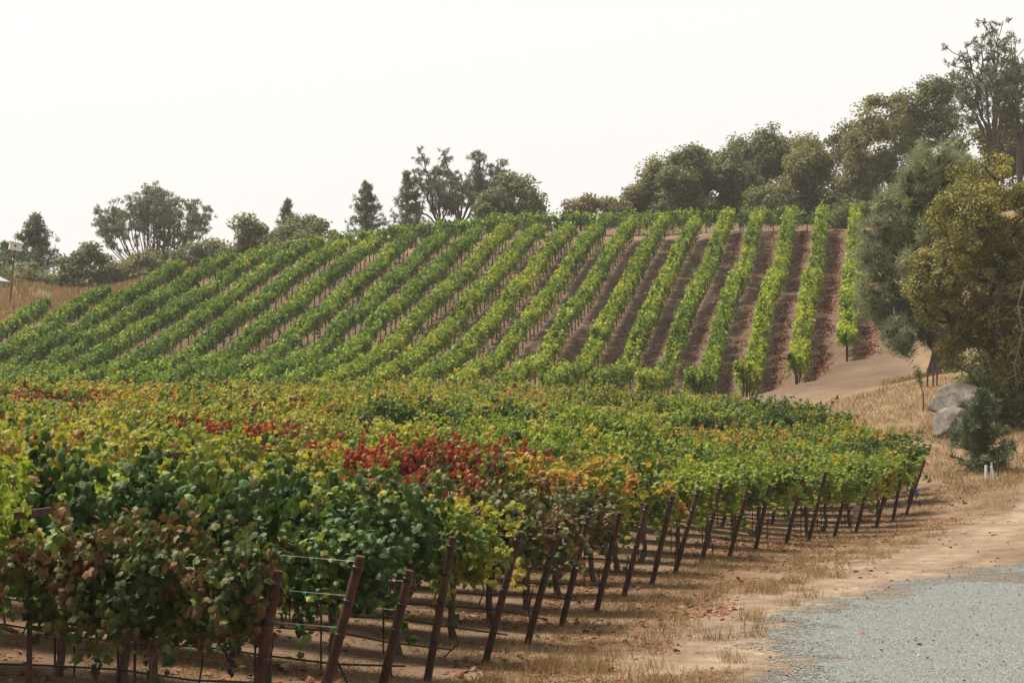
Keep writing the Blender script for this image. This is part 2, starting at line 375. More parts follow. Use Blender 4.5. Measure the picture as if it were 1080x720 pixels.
for x, y in [(870, 243), (790, 243), (700, 244), (630, 245), (560, 248), (460, 257), (380, 265), (300, 277), (260, 286), (200, 294), (140, 303), (110, 309), (75, 317), (45, 304), (15, 302), (-20, 304)]:
    up = 9 if x > 150 else 0
    seen(x, y, 174, 0); seen(x, y - .5 - up, 186, 0); seen(x, y + 1 - up, 200, 0)
CP = np.array(CP, float)
class TPS:
    def __init__(s, P, z, lam):
        s.P = P; n = len(P); K = s.ker(P, P) + lam * np.eye(n)
        A = np.zeros((n + 3, n + 3)); A[:n, :n] = K; A[:n, n:] = np.c_[np.ones(n), P]; A[n:, :n] = A[:n, n:].T
        s.w = np.linalg.solve(A, np.r_[z, 0, 0, 0])
    def ker(s, a, b):
        d2 = ((a[:, None] - b[None]) ** 2).sum(2) / 400.0
        return .5 * d2 * np.log(d2 + 1e-9)
    def __call__(s, Q):
        r = np.empty(len(Q))
        for i in range(0, len(Q), 20000):
            q = Q[i:i + 20000]; r[i:i + 20000] = s.ker(q, s.P) @ s.w[:-3] + s.w[-3] + q @ s.w[-2:]
        return r
tps = TPS(CP[:, :2], CP[:, 2], .004)
def ground(x, y):
    x = np.atleast_1d(np.asarray(x, float)); y = np.atleast_1d(np.asarray(y, float))
    Q = np.c_[np.clip(x, -125, 100), np.clip(y, -15, 262)]
    z = tps(Q)
    return z + .05 * (vnoise(np.c_[x, y], 1.7, 5) - .5) + .16 * (vnoise(np.c_[x, y], 6, 9) - .5) * np.clip((y - 60) / 40, 0, 1)
def gz(x, y): return float(ground(x, y)[0])

def axis(segs):
    r = []
    for a, b, s in segs: r += list(np.arange(a, b - 1e-6, s))
    return np.array(r + [segs[-1][1]])
gx = axis([(-600, -140, 46), (-140, -60, 3), (-60, -20, 1.2), (-20, 26, .3), (26, 70, 1.2), (70, 140, 4), (140, 600, 46)])
gy = axis([(-60, 10, 6), (10, 68, .3), (68, 120, .7), (120, 200, 1.1), (200, 280, 5), (280, 900, 62)])
GX, GY = np.meshgrid(gx, gy); gp = np.c_[GX.ravel(), GY.ravel()]
gzv = ground(gp[:, 0], gp[:, 1])
def inpoly(P, poly):
    poly = np.asarray(poly); x, y = P[:, 0], P[:, 1]; c = np.zeros(len(P), bool); j = len(poly) - 1
    for i in range(len(poly)):
        xi, yi = poly[i]; xj, yj = poly[j]
        c ^= ((yi > y) != (yj > y)) & (x < (xj - xi) * (y - yi) / (yj - yi + 1e-12) + xi); j = i
    return c
def segdist(P, line):
    line = np.asarray(line, float); d = np.full(len(P), 1e9)
    for a, b in zip(line[:-1], line[1:]):
        ab = b - a; t = np.clip(((P - a) @ ab) / (ab @ ab), 0, 1); d = np.minimum(d, np.linalg.norm(P - a - t[:, None] * ab, axis=1))
    return d
def sst(x, a, b): t = np.clip((x - a) / (b - a), 0, 1); return t * t * (3 - 2 * t)
def ray_ground(x, y):
    """ground point seen at photo pixel (x, y)"""
    Ys = np.linspace(14, 190, 700); p0 = at(x, y, 1.0); d = p0 - np.array([0, 0, CAMZ])
    zz = CAMZ + d[2] * Ys; g = ground(d[0] * Ys, Ys); h = np.nonzero(g >= zz)[0]
    i = h[0] if len(h) else len(Ys) - 1
    return np.array([d[0] * Ys[i], Ys[i]])
EDGE = np.array([ROW_BASE[k][:2] for k in range(1, 23)] + [[ENDX[k], row_d(k)] for k in range(23, 33)])
def edge_x(y): return np.interp(y, EDGE[:, 1], EDGE[:, 0])
# gravel outline traced on the ground
GRAV = [ray_ground(*p) for p in [(833, 719), (822, 702), (809, 684), (811, 667), (844, 651), (907, 631), (951, 618), (1009, 607), (1080, 594)]]
GRAV = [(GRAV[0][0] - .6, 12)] + [tuple(g) for g in GRAV] + [(30, GRAV[-1][1] + 3), (34, 12)]
TRACK = [ray_ground(*p) for p in [(760, 700), (800, 655), (880, 622), (960, 598), (1030, 572), (1075, 548)]] + [(19, 62), (26, 68)]
TRACK2 = [ray_ground(*p) for p in [(800, 425), (860, 412), (905, 395), (950, 380), (985, 366)]]
TRACK2 = [(0, 93)] + [tuple(t) for t in TRACK2] + [(33, 122)]
n1 = fbm(gp, 2.2, 3); n2 = fbm(gp, .7, 8)
X, Y = gp[:, 0], gp[:, 1]
dtr = np.minimum(segdist(gp, TRACK) - .8, segdist(gp, TRACK2) - 1.0)
track = (1 - sst(dtr + (n1 - .5) * 2.4, -.3, 1.2)) * np.where(Y > 78, .12 + .5 * (n1 - .5), 1)
# hill coordinates: across the rows
hu = X - TANH * Y
hillsoil = sst(hu, -66, -60) * (1 - sst(hu, .5, 2.5)) * sst(Y, 92, 104) * (1 - .85 * sst(Y, 166, 168) * (1 - sst(Y, 171, 173)))
block = sst(edge_x(Y) - X + (n1 - .5) * 1.2, -.4, 1.0) * (1 - sst(Y, 84, 90))
grass = np.clip(.55 * (1 - track) * (1 - .85 * hillsoil) * (1 - .65 * block) + .45 * (n1 - .5) * (1 - hillsoil), 0, 1)
grass = np.maximum(grass, (1 - track) * sst(Y, 55, 62) * sst(X - edge_x(np.minimum(Y, 82)), 1.5, 3) * (1 - hillsoil) * (.75 + .3 * n2))
rut = sum(np.exp(-((segdist(gp, np.array(TRACK) + o_) - 0) / .28) ** 2) for o_ in ([-.2, .9], [.5, -.9])); track = np.clip(track - .45 * rut * (n2 > .35) * (Y < 78), 0, 1)
ring = ((np.abs((hu / SPH - .25 + 100) % 1 - .5)) < .5)
redstrip = np.zeros(len(gp))
tm = NT('ground'); ps = tm.pos()
mk = tm.n('ShaderNodeAttribute', attribute_name='mask'); sx = tm.n('ShaderNodeSeparateColor'); tm.l(mk.outputs['Color'], sx.inputs[0])
na = tm.noise(.6, 5, .6, ps); nb = tm.noise(7, 6, .7, ps); nc = tm.noise(60, 4, .7, ps)
mpv = tm.n('ShaderNodeMapping'); mpv.inputs['Scale'].default_value = (38, 95, 60); mpv.inputs['Rotation'].default_value = (0, 0, .5); tm.l(ps, mpv.inputs[0])
nd = tm.noise(1, 3, .6, mpv.outputs[0])
dirt = tm.ramp(nb, [(.3, (.125, .085, .060)), (.5, (.20, .143, .103)), (.7, (.29, .215, .160))])
straw = tm.ramp(nd, [(.3, (.17, .122, .073)), (.48, (.30, .225, .137)), (.6, (.39, .30, .19)), (.75, (.48, .385, .26))])
straw = tm.mix(tm.math('MULTIPLY', na, .45), straw, (.30, .20, .10))
pale = tm.ramp(nb, [(.25, (.335, .262, .19)), (.5, (.43, .347, .26)), (.75, (.53, .44, .34))])
soil = tm.ramp(nb, [(.3, (.095, .064, .048)), (.5, (.155, .107, .081)), (.7, (.22, .157, .121))])
c = tm.mix(sx.outputs[0], dirt, straw); c = tm.mix(sx.outputs[1], c, soil); c = tm.mix(sx.outputs[2], c, pale)
ne = tm.noise(1.7, 6, .72, ps); c = tm.mix(tm.ramp(ne, [(.42, (.55, .55, .55)), (.58, (0, 0, 0))]), c, (.17, .118, .08))
c = tm.mix(tm.math('MULTIPLY', tm.math('MULTIPLY', nc, nc), 1.1), c, (.085, .058, .038))
nf = tm.noise(.33, 6, .68, ps); c = tm.mix(1.0, c, tm.ramp(nf, [(.35, (.60, .575, .55)), (.62, (.86, .83, .80))]), 'MULTIPLY')
M_ground = tm.fin(tm.bsdf(c, .95, .1, tm.math('ADD', tm.math('MULTIPLY', nb, .6), tm.math('ADD', tm.math('MULTIPLY', nc, .25), tm.math('MULTIPLY', nd, .3))), .05, .8))
nx, ny = len(gx), len(gy)
ii, jj = np.meshgrid(np.arange(ny - 1), np.arange(nx - 1), indexing='ij'); b0 = (ii * nx + jj).ravel()
me = np_mesh('ground', np.c_[gp, gzv], np.c_[b0, b0 + 1, b0 + nx + 1, b0 + nx], M_ground, {'mask': np.c_[grass, hillsoil, track]}, True)
tag(mobj('ground', me), kind='structure')

# gravel road: its own sheet just above the ground
qx = np.arange(2, 26, .04); qy = np.arange(15, 44, .08)
QX, QY = np.meshgrid(qx, qy); q = np.c_[QX.ravel(), QY.ravel()]
qn = q + np.c_[fbm(q, 1.1, 21) - .5, fbm(q, 1.1, 22) - .5] * 1.5 + np.c_[vnoise(q, .16, 31) - .5, vnoise(q, .16, 32) - .5] * .3 + np.c_[vnoise(q, .06, 33) - .5, vnoise(q, .06, 34) - .5] * .55
edge = np.zeros(len(q))
for a_ in np.arange(10) * .628:
    for rr_ in (.4, 1.1): edge += inpoly(qn + rr_ * np.array([math.cos(a_), 1.5 * math.sin(a_)]), GRAV) / 20
inside = edge > .04
edge -= .30 * np.exp(-(segdist(q, [(6.5, 15), (8.6, 24), (12, 31), (19, 39)]) / .32) ** 2) + .22 * np.exp(-(segdist(q, [(9.2, 15), (11, 23), (14.5, 29.5), (21, 36)]) / .3) ** 2)
bare = ray_ground(1072, 610)
edge -= .7 * np.exp(-((qn[:, 0] - bare[0]) / .9) ** 2 - ((qn[:, 1] - bare[1]) / 1.4) ** 2)
nqx, nqy = len(qx), len(qy)
ii, jj = np.meshgrid(np.arange(nqy - 1), np.arange(nqx - 1), indexing='ij'); b0 = (ii * nqx + jj).ravel()
F = np.c_[b0, b0 + 1, b0 + nqx + 1, b0 + nqx]; F = F[inside[F].all(1)]
us, inv = np.unique(F, return_inverse=True)
qz = ground(q[us, 0], q[us, 1]) + .008
tm = NT('gravel'); ps = tm.pos()
vo = tm.n('ShaderNodeTexVoronoi'); vo.inputs['Scale'].default_value = 34; tm.l(ps, vo.inputs['Vector'])
hv = tm.n('ShaderNodeSeparateColor'); tm.l(vo.outputs['Color'], hv.inputs[0])
c = tm.ramp(hv.outputs[0], [(0, (.055, .063, .064)), (.4, (.105, .117, .117)), (.75, (.165, .180, .176)), (1, (.27, .28, .27))])
fine = tm.noise(55, 3, .7, ps); c = tm.mix(.45, c, tm.ramp(fine, [(.35, (.07, .077, .078)), (.65, (.21, .224, .22))]))
n15 = tm.noise(1.5, 4, .65, ps)
cover = tm.math('ADD', tm.math('ADD', tm.attr('edge'), tm.math('MULTIPLY', tm.math('SUBTRACT', hv.outputs[1], .5), .7)), tm.math('MULTIPLY', tm.math('SUBTRACT', n15, .5), 1.1))
gb = tm.bsdf(c, .9, .2, tm.math('MULTIPLY', vo.outputs['Distance'], -1.0), .03, .9)
tb = tm.n('ShaderNodeBsdfTransparent'); gm = tm.n('ShaderNodeMixShader')      # dirt shows between the stones where the gravel thins out
tm.l(tm.ramp(cover, [(.46, (0, 0, 0)), (.54, (1, 1, 1))]), gm.inputs[0]); tm.l(tb.outputs[0], gm.inputs[1]); tm.l(gb, gm.inputs[2])
M_grav = tm.fin(gm.outputs[0])
tag(mobj('gravel_road', np_mesh('gravel_road', np.c_[q[us], qz], inv.reshape(F.shape), M_grav, {'edge': edge[us]}, True)), kind='structure')

# ------------------------------------------------------------------ grapevines of the front block
rng = np.random.default_rng(7)
def bez(p0, p1, p2, t):
    t = t[..., None]; return (1 - t) ** 2 * p0 + 2 * t * (1 - t) * p1 + t ** 2 * p2
def shoot_leaves(rng, L, dens, step, size, low, top, wid, spray=.12):
    P = []; N = []; T = []; A = []
    for i in range(int(L * dens)):
        x0 = rng.uniform(-L / 2 - .08, L / 2 + .08); s = rng.choice([-1, 1]); kind = rng.random()
        p0 = np.array([x0, s * rng.uniform(0, .15), low + .1 + rng.uniform(-.1, .15)])
        if kind < spray:      # tall shoot standing above the canopy
            p1 = p0 + [rng.normal(0, .15), s * .15, .7]; p2 = np.array([x0 + rng.normal(0, .3), s * rng.uniform(0, .5), top + rng.uniform(.02, .32)])
        elif kind < .62:      # arching over the cross-arm and hanging down its side
            p1 = np.array([x0 + rng.normal(0, .15), s * wid * rng.uniform(.6, 1.1), top + rng.uniform(.15, .5)])
            p2 = np.array([x0 + rng.normal(0, .3), s * wid * rng.uniform(.85, 1.3), rng.uniform(low - .12, top - .25)])
        elif kind < .70:      # loose shoot trailing below the canopy
            p1 = np.array([x0 + rng.normal(0, .2), s * wid * rng.uniform(.8, 1.3), top + rng.uniform(-.3, .2)])
            p2 = np.array([x0 + rng.normal(0, .4), s * wid * rng.uniform(.8, 1.5), rng.uniform(low - .5, low)])
        else:                 # filling the top and the sides
            p1 = np.array([x0 + rng.normal(0, .2), s * wid * rng.uniform(.2, .9), rng.uniform(low + .3, top)])
            p2 = np.array([x0 + rng.normal(0, .35), s * wid * rng.uniform(-.4, 1.05), top + rng.uniform(-.2, .16)])
        ln = np.linalg.norm(p1 - p0) + np.linalg.norm(p2 - p1)
        n = max(3, int(ln / step)); t = (np.arange(n) + rng.random(n) * .8) / n
        pp = bez(p0, p1, p2, t); off = unit(rng.normal(0, 1, (n, 3)) + np.array([0, s * .5, .25])) * rng.uniform(.03, .13, (n, 1))
        P.append(pp + off)
        N.append(np.array([0, s * rng.uniform(.5, 1.1), .55]) + rng.normal(0, .75, (n, 3)) + off * 4)
        T.append(np.array([0, s * .35, -.9]) + rng.normal(0, .55, (n, 3)))
        A.append(rng.beta(2, 2) * .30 + rng.random(n) * .27 + .10 * (t - .5))
    P = np.concatenate(P); N = np.concatenate(N); T = np.concatenate(T); A = np.concatenate(A)
    S = size * rng.uniform(.55, 1.25, len(P))
    A = np.clip(A + .43 * np.clip((fbm(P + rng.uniform(0, 90, 3), .55, 4, 2) - .5) * 1.9 + .5, 0, 1), 0, 1)
    A = np.clip((A - .5) * 1.55 + .5, 0, 1)
    P[:, 2] = np.maximum(P[:, 2], low - .5 + .1 * rng.random(len(P)))
    return P, N, T, A, S
VL = 2.1
VINES = []
for v in range(12):
    r = np.random.default_rng(100 + v)
    P, N, T, A, S = shoot_leaves(r, VL, 46, .040, .094, 1.04, 2.0, .50, .2)
    V, F = scatter(VLV, VLF, P, N, T, S)
    VINES.append(np_mesh('vine_foliage', V, F, LEAF['green'], {'rnd': np.repeat(A, len(VLV))}))
TRUNKS = []
for v in range(6):
    r = np.random.default_rng(200 + v); m = MB()
    z = np.linspace(-.12, 1.0, 9); x = np.cumsum(r.normal(0, .022, 9)); y = np.cumsum(r.normal(0, .018, 9)); x -= x[-1]; y -= y[-1]
    m.tube(np.c_[x, y, z], (.052 - .016 * (z / 1.0)) * r.uniform(.85, 1.2, 9), 8)
    for s in (-1, 1):
        xx = np.linspace(0, s * .98, 8); zz = 1.0 + .07 * np.sin(np.linspace(0, 2.6, 8)) + r.normal(0, .012, 8); zz[0] = .97
        m.tube(np.c_[xx, r.normal(0, .014, 8), zz], np.linspace(.034, .016, 8), 7)
        for q_ in range(5):
            a = np.array([s * (.15 + .18 * q_), 0, 1.05]); m.tube([a, a + [r.normal(0, .04), r.normal(0, .08), .22], a + [r.normal(0, .1), r.normal(0, .25), .62]], [.011, .008, .005], 5)
    TRUNKS.append(m.mesh('trunk', M_vine, True))
VSTAKE = MB(); VSTAKE.tube([(.07, .02, -.1), (.07, .02, 1.15)], .012, 6); VSTAKE = VSTAKE.mesh('stake', M_stake)
GRAPES = []
for v in range(3):
    r = np.random.default_rng(300 + v); m = MB()
    for i in range(34):
        t = r.random(); w = .055 * (1 - t) ** .6
        a = r.random() * 6.28; m.ball((w * math.cos(a), w * math.sin(a), -.02 - .19 * t), .013 * r.uniform(.85, 1.1), 6, 4)
    m.tube([(0, 0, .10), (0, 0, -.15)], .003, 4)
    GRAPES.append(m.mesh('grape_cluster', M_grape, True))

ORD = 'first second third fourth fifth sixth seventh eighth ninth tenth eleventh twelfth thirteenth fourteenth fifteenth sixteenth seventeenth eighteenth nineteenth twentieth'.split()
ORD += ['twenty-' + o for o in ORD[:9]] + ['thirtieth', 'thirty-first', 'thirty-second', 'thirty-third']
ROWANG = R(5)
RD = np.array([-math.cos(ROWANG), math.sin(ROWANG)])
# where the photo shows a vine of a certain colour: (x px, row, class)
SPOT = [(150, 1, 'bronze'), (230, 1, 'bronze')]
def vine_class(k, xpx, r):
    for sx_, sk, cl in SPOT:
        if k == sk and abs(xpx - sx_) < 75: return cl
    if k == 1: return 'lime'
    if k == 2: return 'dark green' if xpx > 110 else 'yellow green'
    if k == 3: return 'dark green' if xpx > 120 else 'lime'
    if k == 4: return 'dark green' if xpx > 330 else ('green' if xpx > 150 else 'yellow green')
    if k == 5: return 'bronze' if xpx > 440 else ('green' if r.random() < .6 else 'yellow green')
    if 6 <= k <= 10 and 290 < xpx < (450 if k < 8 else 500): return 'red'
    if 6 <= k <= 8 and 440 <= xpx < 640: return 'bronze'
    if k in (11, 12, 14, 18, 20, 23, 24) and 640 < xpx < 800 and r.random() < .5: return 'golden'
    if k >= 9 and xpx < 420 and r.random() < .06: return 'red'
    if k == 6: return 'red' if 290 < xpx < 450 else ('bronze' if xpx >= 450 else 'yellow green')
    if k == 7: return 'red' if 300 < xpx < 470 else ('bronze' if xpx >= 470 else 'yellow green')
    if k == 8: return 'red' if 330 < xpx < 430 else 'bronze' if xpx > 570 and r.random() < .4 else 'lime' if xpx > 540 else 'yellow green'
    if k in (9, 10): return r.choice(['lime', 'green', 'lime', 'golden'], p=[.4, .3, .2, .1]) if xpx > 560 else ('yellow green')
    if k <= 16: return r.choice(['dark green', 'green', 'golden', 'lime', 'bronze'], p=[.10, .38, .18, .24, .10]) if xpx > 600 else r.choice(['yellow green', 'lime', 'red', 'golden', 'green'], p=[.62, .20, 0, .07, .11])
    if k <= 24: return r.choice(['green', 'golden', 'lime', 'dark green'], p=[.36, .28, .28, .08]) if xpx > 640 else r.choice(['yellow green', 'golden', 'lime', 'green', 'red'], p=[.63, .12, .12, .13, 0])
    return r.choice(['green', 'lime', 'yellow green'], p=[.5, .35, .15]) if xpx > 620 else r.choice(['yellow green', 'golden', 'lime', 'green'], p=[.62, .12, .14, .12])
LOOK = {'dark green': 'dark green', 'green': 'mid green', 'yellow green': 'yellow green', 'golden': 'green and gold', 'red': 'red tinged', 'bronze': 'bronze brown', 'lime': 'bright green'}
PRESS = MB()
rv = np.random.default_rng(11)
def row_path(k):
    d = row_d(k); ex = ROW_BASE[k][0] if k in ROW_BASE else ENDX[k]
    e = np.array([ex, ROW_BASE[k][1] if k in ROW_BASE else d])
    left = -.2585 * d - 1.2
    return e, max(2.5, (ex - left) / math.cos(ROWANG))
nv = 0
for k in range(1, NROW + 1):
    e, ln = row_path(k)
    s = {1: -.22, 2: .7}.get(k, rv.uniform(-.05, .2) if k < 9 else rv.uniform(0, .25) if k < 17 else rv.uniform(-.35, -.1)) + VL / 2
    idx = 0
    while s - VL / 2 < ln:
        p = e + RD * s; z = gz(*p); z2 = gz(*(p + RD * .9)); slope = math.atan2(z2 - z, .9)
        xpx = 540 + FPX * p[0] / p[1]
        cl = str(vine_class(k, xpx, rv)); rowname = ORD[k - 1]
        lab = '%s grapevine, %s from the end post in the %s front row' % (LOOK[cl], ORD[idx], rowname)
        o = empty('grapevine', (p[0], p[1], z), math.pi - ROWANG, lab, 'grapevine', 'grapevines of the front vineyard block')
        f = mobj('foliage', VINES[rv.integers(12)], o)
        f.material_slots[0].link = 'OBJECT'; f.material_slots[0].material = LEAF[cl]
        flip = rv.random() < .5
        f.rotation_euler = (0, -slope, math.pi if flip else 0)
        if flip: f.rotation_euler = (0, slope, math.pi)
        sc = rv.uniform(.86, 1.12); f.scale = (rv.uniform(.9, 1.06), rv.uniform(.8, 1.2), sc)
        if idx == 0 and k >= 12: f.scale = (1.0, rv.uniform(.75, .95), rv.uniform(.84, .92) if k < 23 else rv.uniform(.9, 1.0))
        if idx == 1 and k >= 16: f.scale = (1.02, 1.0, rv.uniform(.88, .98))
        if k == 1: f.scale = (.80, .85, .86 if idx == 0 else .95); f.location = (0, 0, .10 if idx == 0 else .22)
        if k <= 24:
            t = mobj('trunk', TRUNKS[rv.integers(6)], o); t.rotation_euler = (0, -slope, 0)
            st = mobj('stake', VSTAKE, o)
        if k <= 9:
            for g in range(3 if k < 6 else 2):
                gr = mobj('grape_cluster', GRAPES[rv.integers(3)], o); gr.location = (rv.uniform(-.85, .85), rv.choice([-1, 1]) * rv.uniform(.12, .4), rv.uniform(.82, 1.0)); gr.scale = (1.25,) * 3
        nv += 1; idx += 1; s += VL
print('vines', nv)

# end posts, line posts, wires and drip lines
for k, (tp, bp) in POSTS.items():
    d = row_d(k); b = ROW_BASE[k]; b = np.array([b[0], b[1], gz(b[0], b[1])]); t = at(*tp, d)
    t = t + np.array([0, -.12, 0]); ax = unit(t - b)
    lab = 'rusty steel end post leaning outward at the right end of the %s front row' % ORD[k - 1]
    o = empty('end_post', b, 0, lab, 'end post', 'leaning end posts along the track')
    m = MB(); L = np.linalg.norm(t - b)
    m.tube([-.25 * ax, L * .5 * ax, (L - .012) * ax, L * ax], [.046, .046, .046, .040], 12); m.build('pipe', M_rust, o, False)
    for fr in (.28, .55, .74, .93):
        c_ = ax * L * fr; r_ = MB(); r_.tube([c_ - ax * .022, c_ - ax * .014, c_ + ax * .014, c_ + ax * .022], [.047, .053, .053, .047], 12); r_.build('wire_wrap', M_black, o)
def line_post(p, z, lab, h=2.05, tall=True):
    o = empty('line_post', (p[0], p[1], z), -ROWANG, lab, 'vineyard post', 'line posts with cross-arms in the front block')
    m = MB(); m.box((0, 0, h / 2 - .1), (.045, .006, h + .2)); m.box((0, .021, h / 2 - .1), (.006, .036, h + .2)); m.build('stake', M_rust, o)
    for zz, w in ((h - .03, .95), (h - .42, .7), (h - .85, .5)):
        a = MB(); a.box((0, -.012, zz), (.006 + .03, .012, .055), None)
        a.box((.026, 0, zz), (.008, w, .06)); a.box((.010, 0, zz + .027), (.03, w, .006)); a.build('crossarm', M_rust, o)
LP = {1: [1.78], 5: [3.9], 9: [8.6], 12: [8.3, 14], 16: [13.5, 19.5], 19: [5.5]}
for k in range(2, 24):
    if k not in LP: LP[k] = [3.9 + (k * 1.7) % 6.3 + 6.3 * j for j in range(5)]
for k, ss in sorted(LP.items()):
    e, ln = row_path(k)
    for j, s in enumerate([s for s in ss if s < ln]):
        p = e + RD * s; line_post(p, gz(*p), 'brown metal line post with cross-arms, %s from the end of the %s front row' % (ORD[j], ORD[k - 1]), 2.14 if k > 1 else 2.0)
for k in range(1, 24):
    e, ln = row_path(k); ss = np.arange(-.28, ln + .6, .7); r = np.random.default_rng(500 + k)
    pts = e + RD * ss[:, None]; z = ground(pts[:, 0], pts[:, 1])
    zz = z + .42 + .03 * np.sin(ss * 2.9 + k) + r.normal(0, .008, len(ss)); zz[0] -= .05
    o = empty('irrigation_line', (e[0], e[1], gz(*e)), 0, 'black drip hose strung low along the %s front row' % ORD[k - 1], 'drip hose', 'drip hoses under the front vines')
    base = np.array([e[0], e[1], gz(*e)])
    m = MB(); m.tube(np.c_[pts, zz] - base, .011, 6); m.build('hose', M_black, o)
    if k <= 18:
        for j in range(1, len(ss) - 1, 2 if k < 10 else 3):
            a = np.array([*pts[j], zz[j]]) - base; m = MB(); m.tube([a + [0, 0, .03], a + [r.normal(0, .05), 0, -.20], a + [r.normal(0, .08), 0, -.46]], .011 if j % 2 else .015, 5); m.build('drip_stake', M_black, o)
    if k <= 14:
        o = empty('trellis_wire', base, 0, 'thin steel trellis wires of the %s front row' % ORD[k - 1], 'trellis wire', 'trellis wires of the front block')
        ax = unit(at(*POSTS[k][0], row_d(k)) - ROW_BASE[k])
        for hgt in (.98, 1.28, 1.6):
            st = np.array([0, 0, 0]) + ax * hgt * 1.0
            L2 = np.arange(0, ln + .5, 1.2)[1:]; pp = e + RD * L2[:, None]; q3 = np.c_[pp, ground(pp[:, 0], pp[:, 1]) + hgt] - base
            m = MB(); m.tube(np.concatenate([[st], q3]), .0018, 4); m.build('wire', M_wire, o)
            if k in (1, 2, 3, 5, 7):
                for c_ in (.28, .45):
                    cpt = st * (1 - c_) + q3[0] * c_ + np.array([0, -.01, -.01]); m = MB(); m.box(cpt, (.03, .012, .016)); m.box(cpt + [.008, 0, -.02], (.01, .01, .035)); m.build('wire_clip', M_clip, o)

# ------------------------------------------------------------------ hillside vine rows
HT = MB(); HT.tube([(0, 0, -.2), (.03, .01, .4), (0, 0, .95)], [.05, .04, .045], 6); HT = HT.mesh('trunk', M_stake, True)
HS = MB(); HS.tube([(0, 0, -.2), (0, 0, 1.75)], .038, 6); HS = HS.mesh('stake', M_stake)
def vine_row(a, b, label, seed, mat, dens=17, group='vine rows climbing the hillside', name='vine_row', wid=.42, top=2.05, low=1.0):
    a = np.array(a); b = np.array(b); L = np.linalg.norm(b - a); dr = (b - a) / L; nr = np.array([-dr[1], dr[0]])
    r = np.random.default_rng(seed)
    z0 = gz(*a); o = empty(name, (a[0], a[1], z0), 0, label, 'vine row', group)
    P, N, T, A, S = shoot_leaves(r, L, dens, .085, .19, low, top, wid, .16)
    s = P[:, 0] + L / 2
    # plants differ in vigour along the row
    vig = .80 + .40 * vnoise(np.c_[s, np.full(len(s), seed * 9.1)], .9, 1)
    mid = .5 * (low + top)
    off = P[:, 1] * vig; h = mid + (P[:, 2] - mid) * (.80 + .38 * vnoise(np.c_[s, np.full(len(s), seed * 3.3)], .8, 2))
    gp_ = a + dr * s[:, None] + nr * off[:, None]; ga = a + dr * s[:, None]
    W = np.c_[gp_, ground(ga[:, 0], ga[:, 1]) + h] - np.array([a[0], a[1], z0])
    rot = lambda q_: np.c_[q_[:, 0:1] * dr + q_[:, 1:2] * nr, q_[:, 2]]
    A = np.clip(A * .8 + .35 * (vnoise(np.c_[s, np.full(len(s), seed * 5.0)], 4, 3) - .35), 0, 1)
    keep = (vnoise(np.c_[s, np.full(len(s), seed * 7.7)], 1.6, 6) > .2) | (r.random(len(s)) < .3)
    V, F = scatter(QLV, QLF, W[keep], rot(N)[keep], rot(T)[keep], S[keep]); A = A[keep]
    f = mobj('foliage', np_mesh('foliage', V, F, mat, {'rnd': np.repeat(A, 4)}), o)
    ss = np.arange(.15, L, 1.45)
    for i, q_ in enumerate(ss[:95]):
        p = a + dr * q_; t = mobj('trunk', HS if i % 3 == 0 else HT, o); t.name = 'stake' if i % 3 == 0 else 'trunk'
        t.location = (p[0] - a[0], p[1] - a[1], gz(*p) - z0); t.rotation_euler = (r.normal(0, .03), r.normal(0, .03), r.random() * 6)
    return o
TOPY = {0: 163, 1: 163, 2: 164, 3: 164, 4: 165, 5: 164, 6: 165, 7: 165, 8: 166, 9: 166, 10: 166, 11: 166.5, 12: 166, 13: 166, 14: 165, 15: 164.5, 16: 164, 17: 162, 18: 161, 19: 159.5, 20: 156, 21: 147.5, 22: 143.5}
BOTY = {0: 112.5, 1: 107.5, 2: 105, 3: 105, 4: 105.5}
def hill_pt(k, Yd): return (hill_u(k) + TANH * Yd, Yd)
for k in range(23):
    lab = '%s green vine row climbing the hill, counted from the right end' % ORD[k] if k else 'rightmost green vine row climbing the hill, beside the pine'
    vine_row(hill_pt(k, BOTY.get(k, 105.5 + (k - 4) * .72)), hill_pt(k, TOPY[k]), lab, 1000 + k, M_hill if k < 12 else M_hill_d, 23, wid=.37 if k < 9 else .44, top=2.06, low=1.0 if k < 9 else .86)
# rows running across the crest beyond the headland path
def cross(x0, y0, Y0, x1, y1, Y1, lab, seed): vine_row(((x0 - 540) / FPX * Y0, Y0), ((x1 - 540) / FPX * Y1, Y1), lab, seed, M_hill_d, 18, 'vine rows across the crest', low=.55)
cross(872, 0, 171.5, 440, 0, 172.5, 'vine row running across the hill crest behind the dirt path', 1100)
cross(560, 0, 175, 268, 0, 169, 'vine row across the left part of the crest before the pines', 1101)

# ------------------------------------------------------------------ trees
def grow(base, att, trunk, r, upward=.25):
    """skeleton by joining each attractor to the nearest fitting node"""
    nodes = [np.array(base, float)]; par = [-1]
    for p in trunk: nodes.append(np.array(p, float)); par.append(len(nodes) - 2)
    nt_ = len(nodes); base_n = np.array(nodes)
    order = np.argsort(np.min(np.linalg.norm(att[:, None] - base_n[None, 1:], axis=2), axis=1)); tips = []
    for i in order:
        a = att[i]; N_ = np.array(nodes); d = np.linalg.norm(N_ - a, axis=1)
        d = d + np.where(N_[:, 2] > a[2] - .1 * d, 1.2 * (N_[:, 2] - a[2] + .1 * d), 0); d[0] += 1e3
        j = int(np.argmin(d)); st = N_[j]; L = np.linalg.norm(a - st); n = max(1, int(L / 1.1)); last = j
        for q_ in range(1, n + 1):
            t = q_ / n; p = st * (1 - t) + a * t + np.array([0, 0, upward * L * t * (1 - t)]) * -.4 + r.normal(0, .05 * L / n, 3) * (q_ < n)
            nodes.append(p); par.append(last); last = len(nodes) - 1
        tips.append(last)
    return np.array(nodes), np.array(par), np.array(tips)
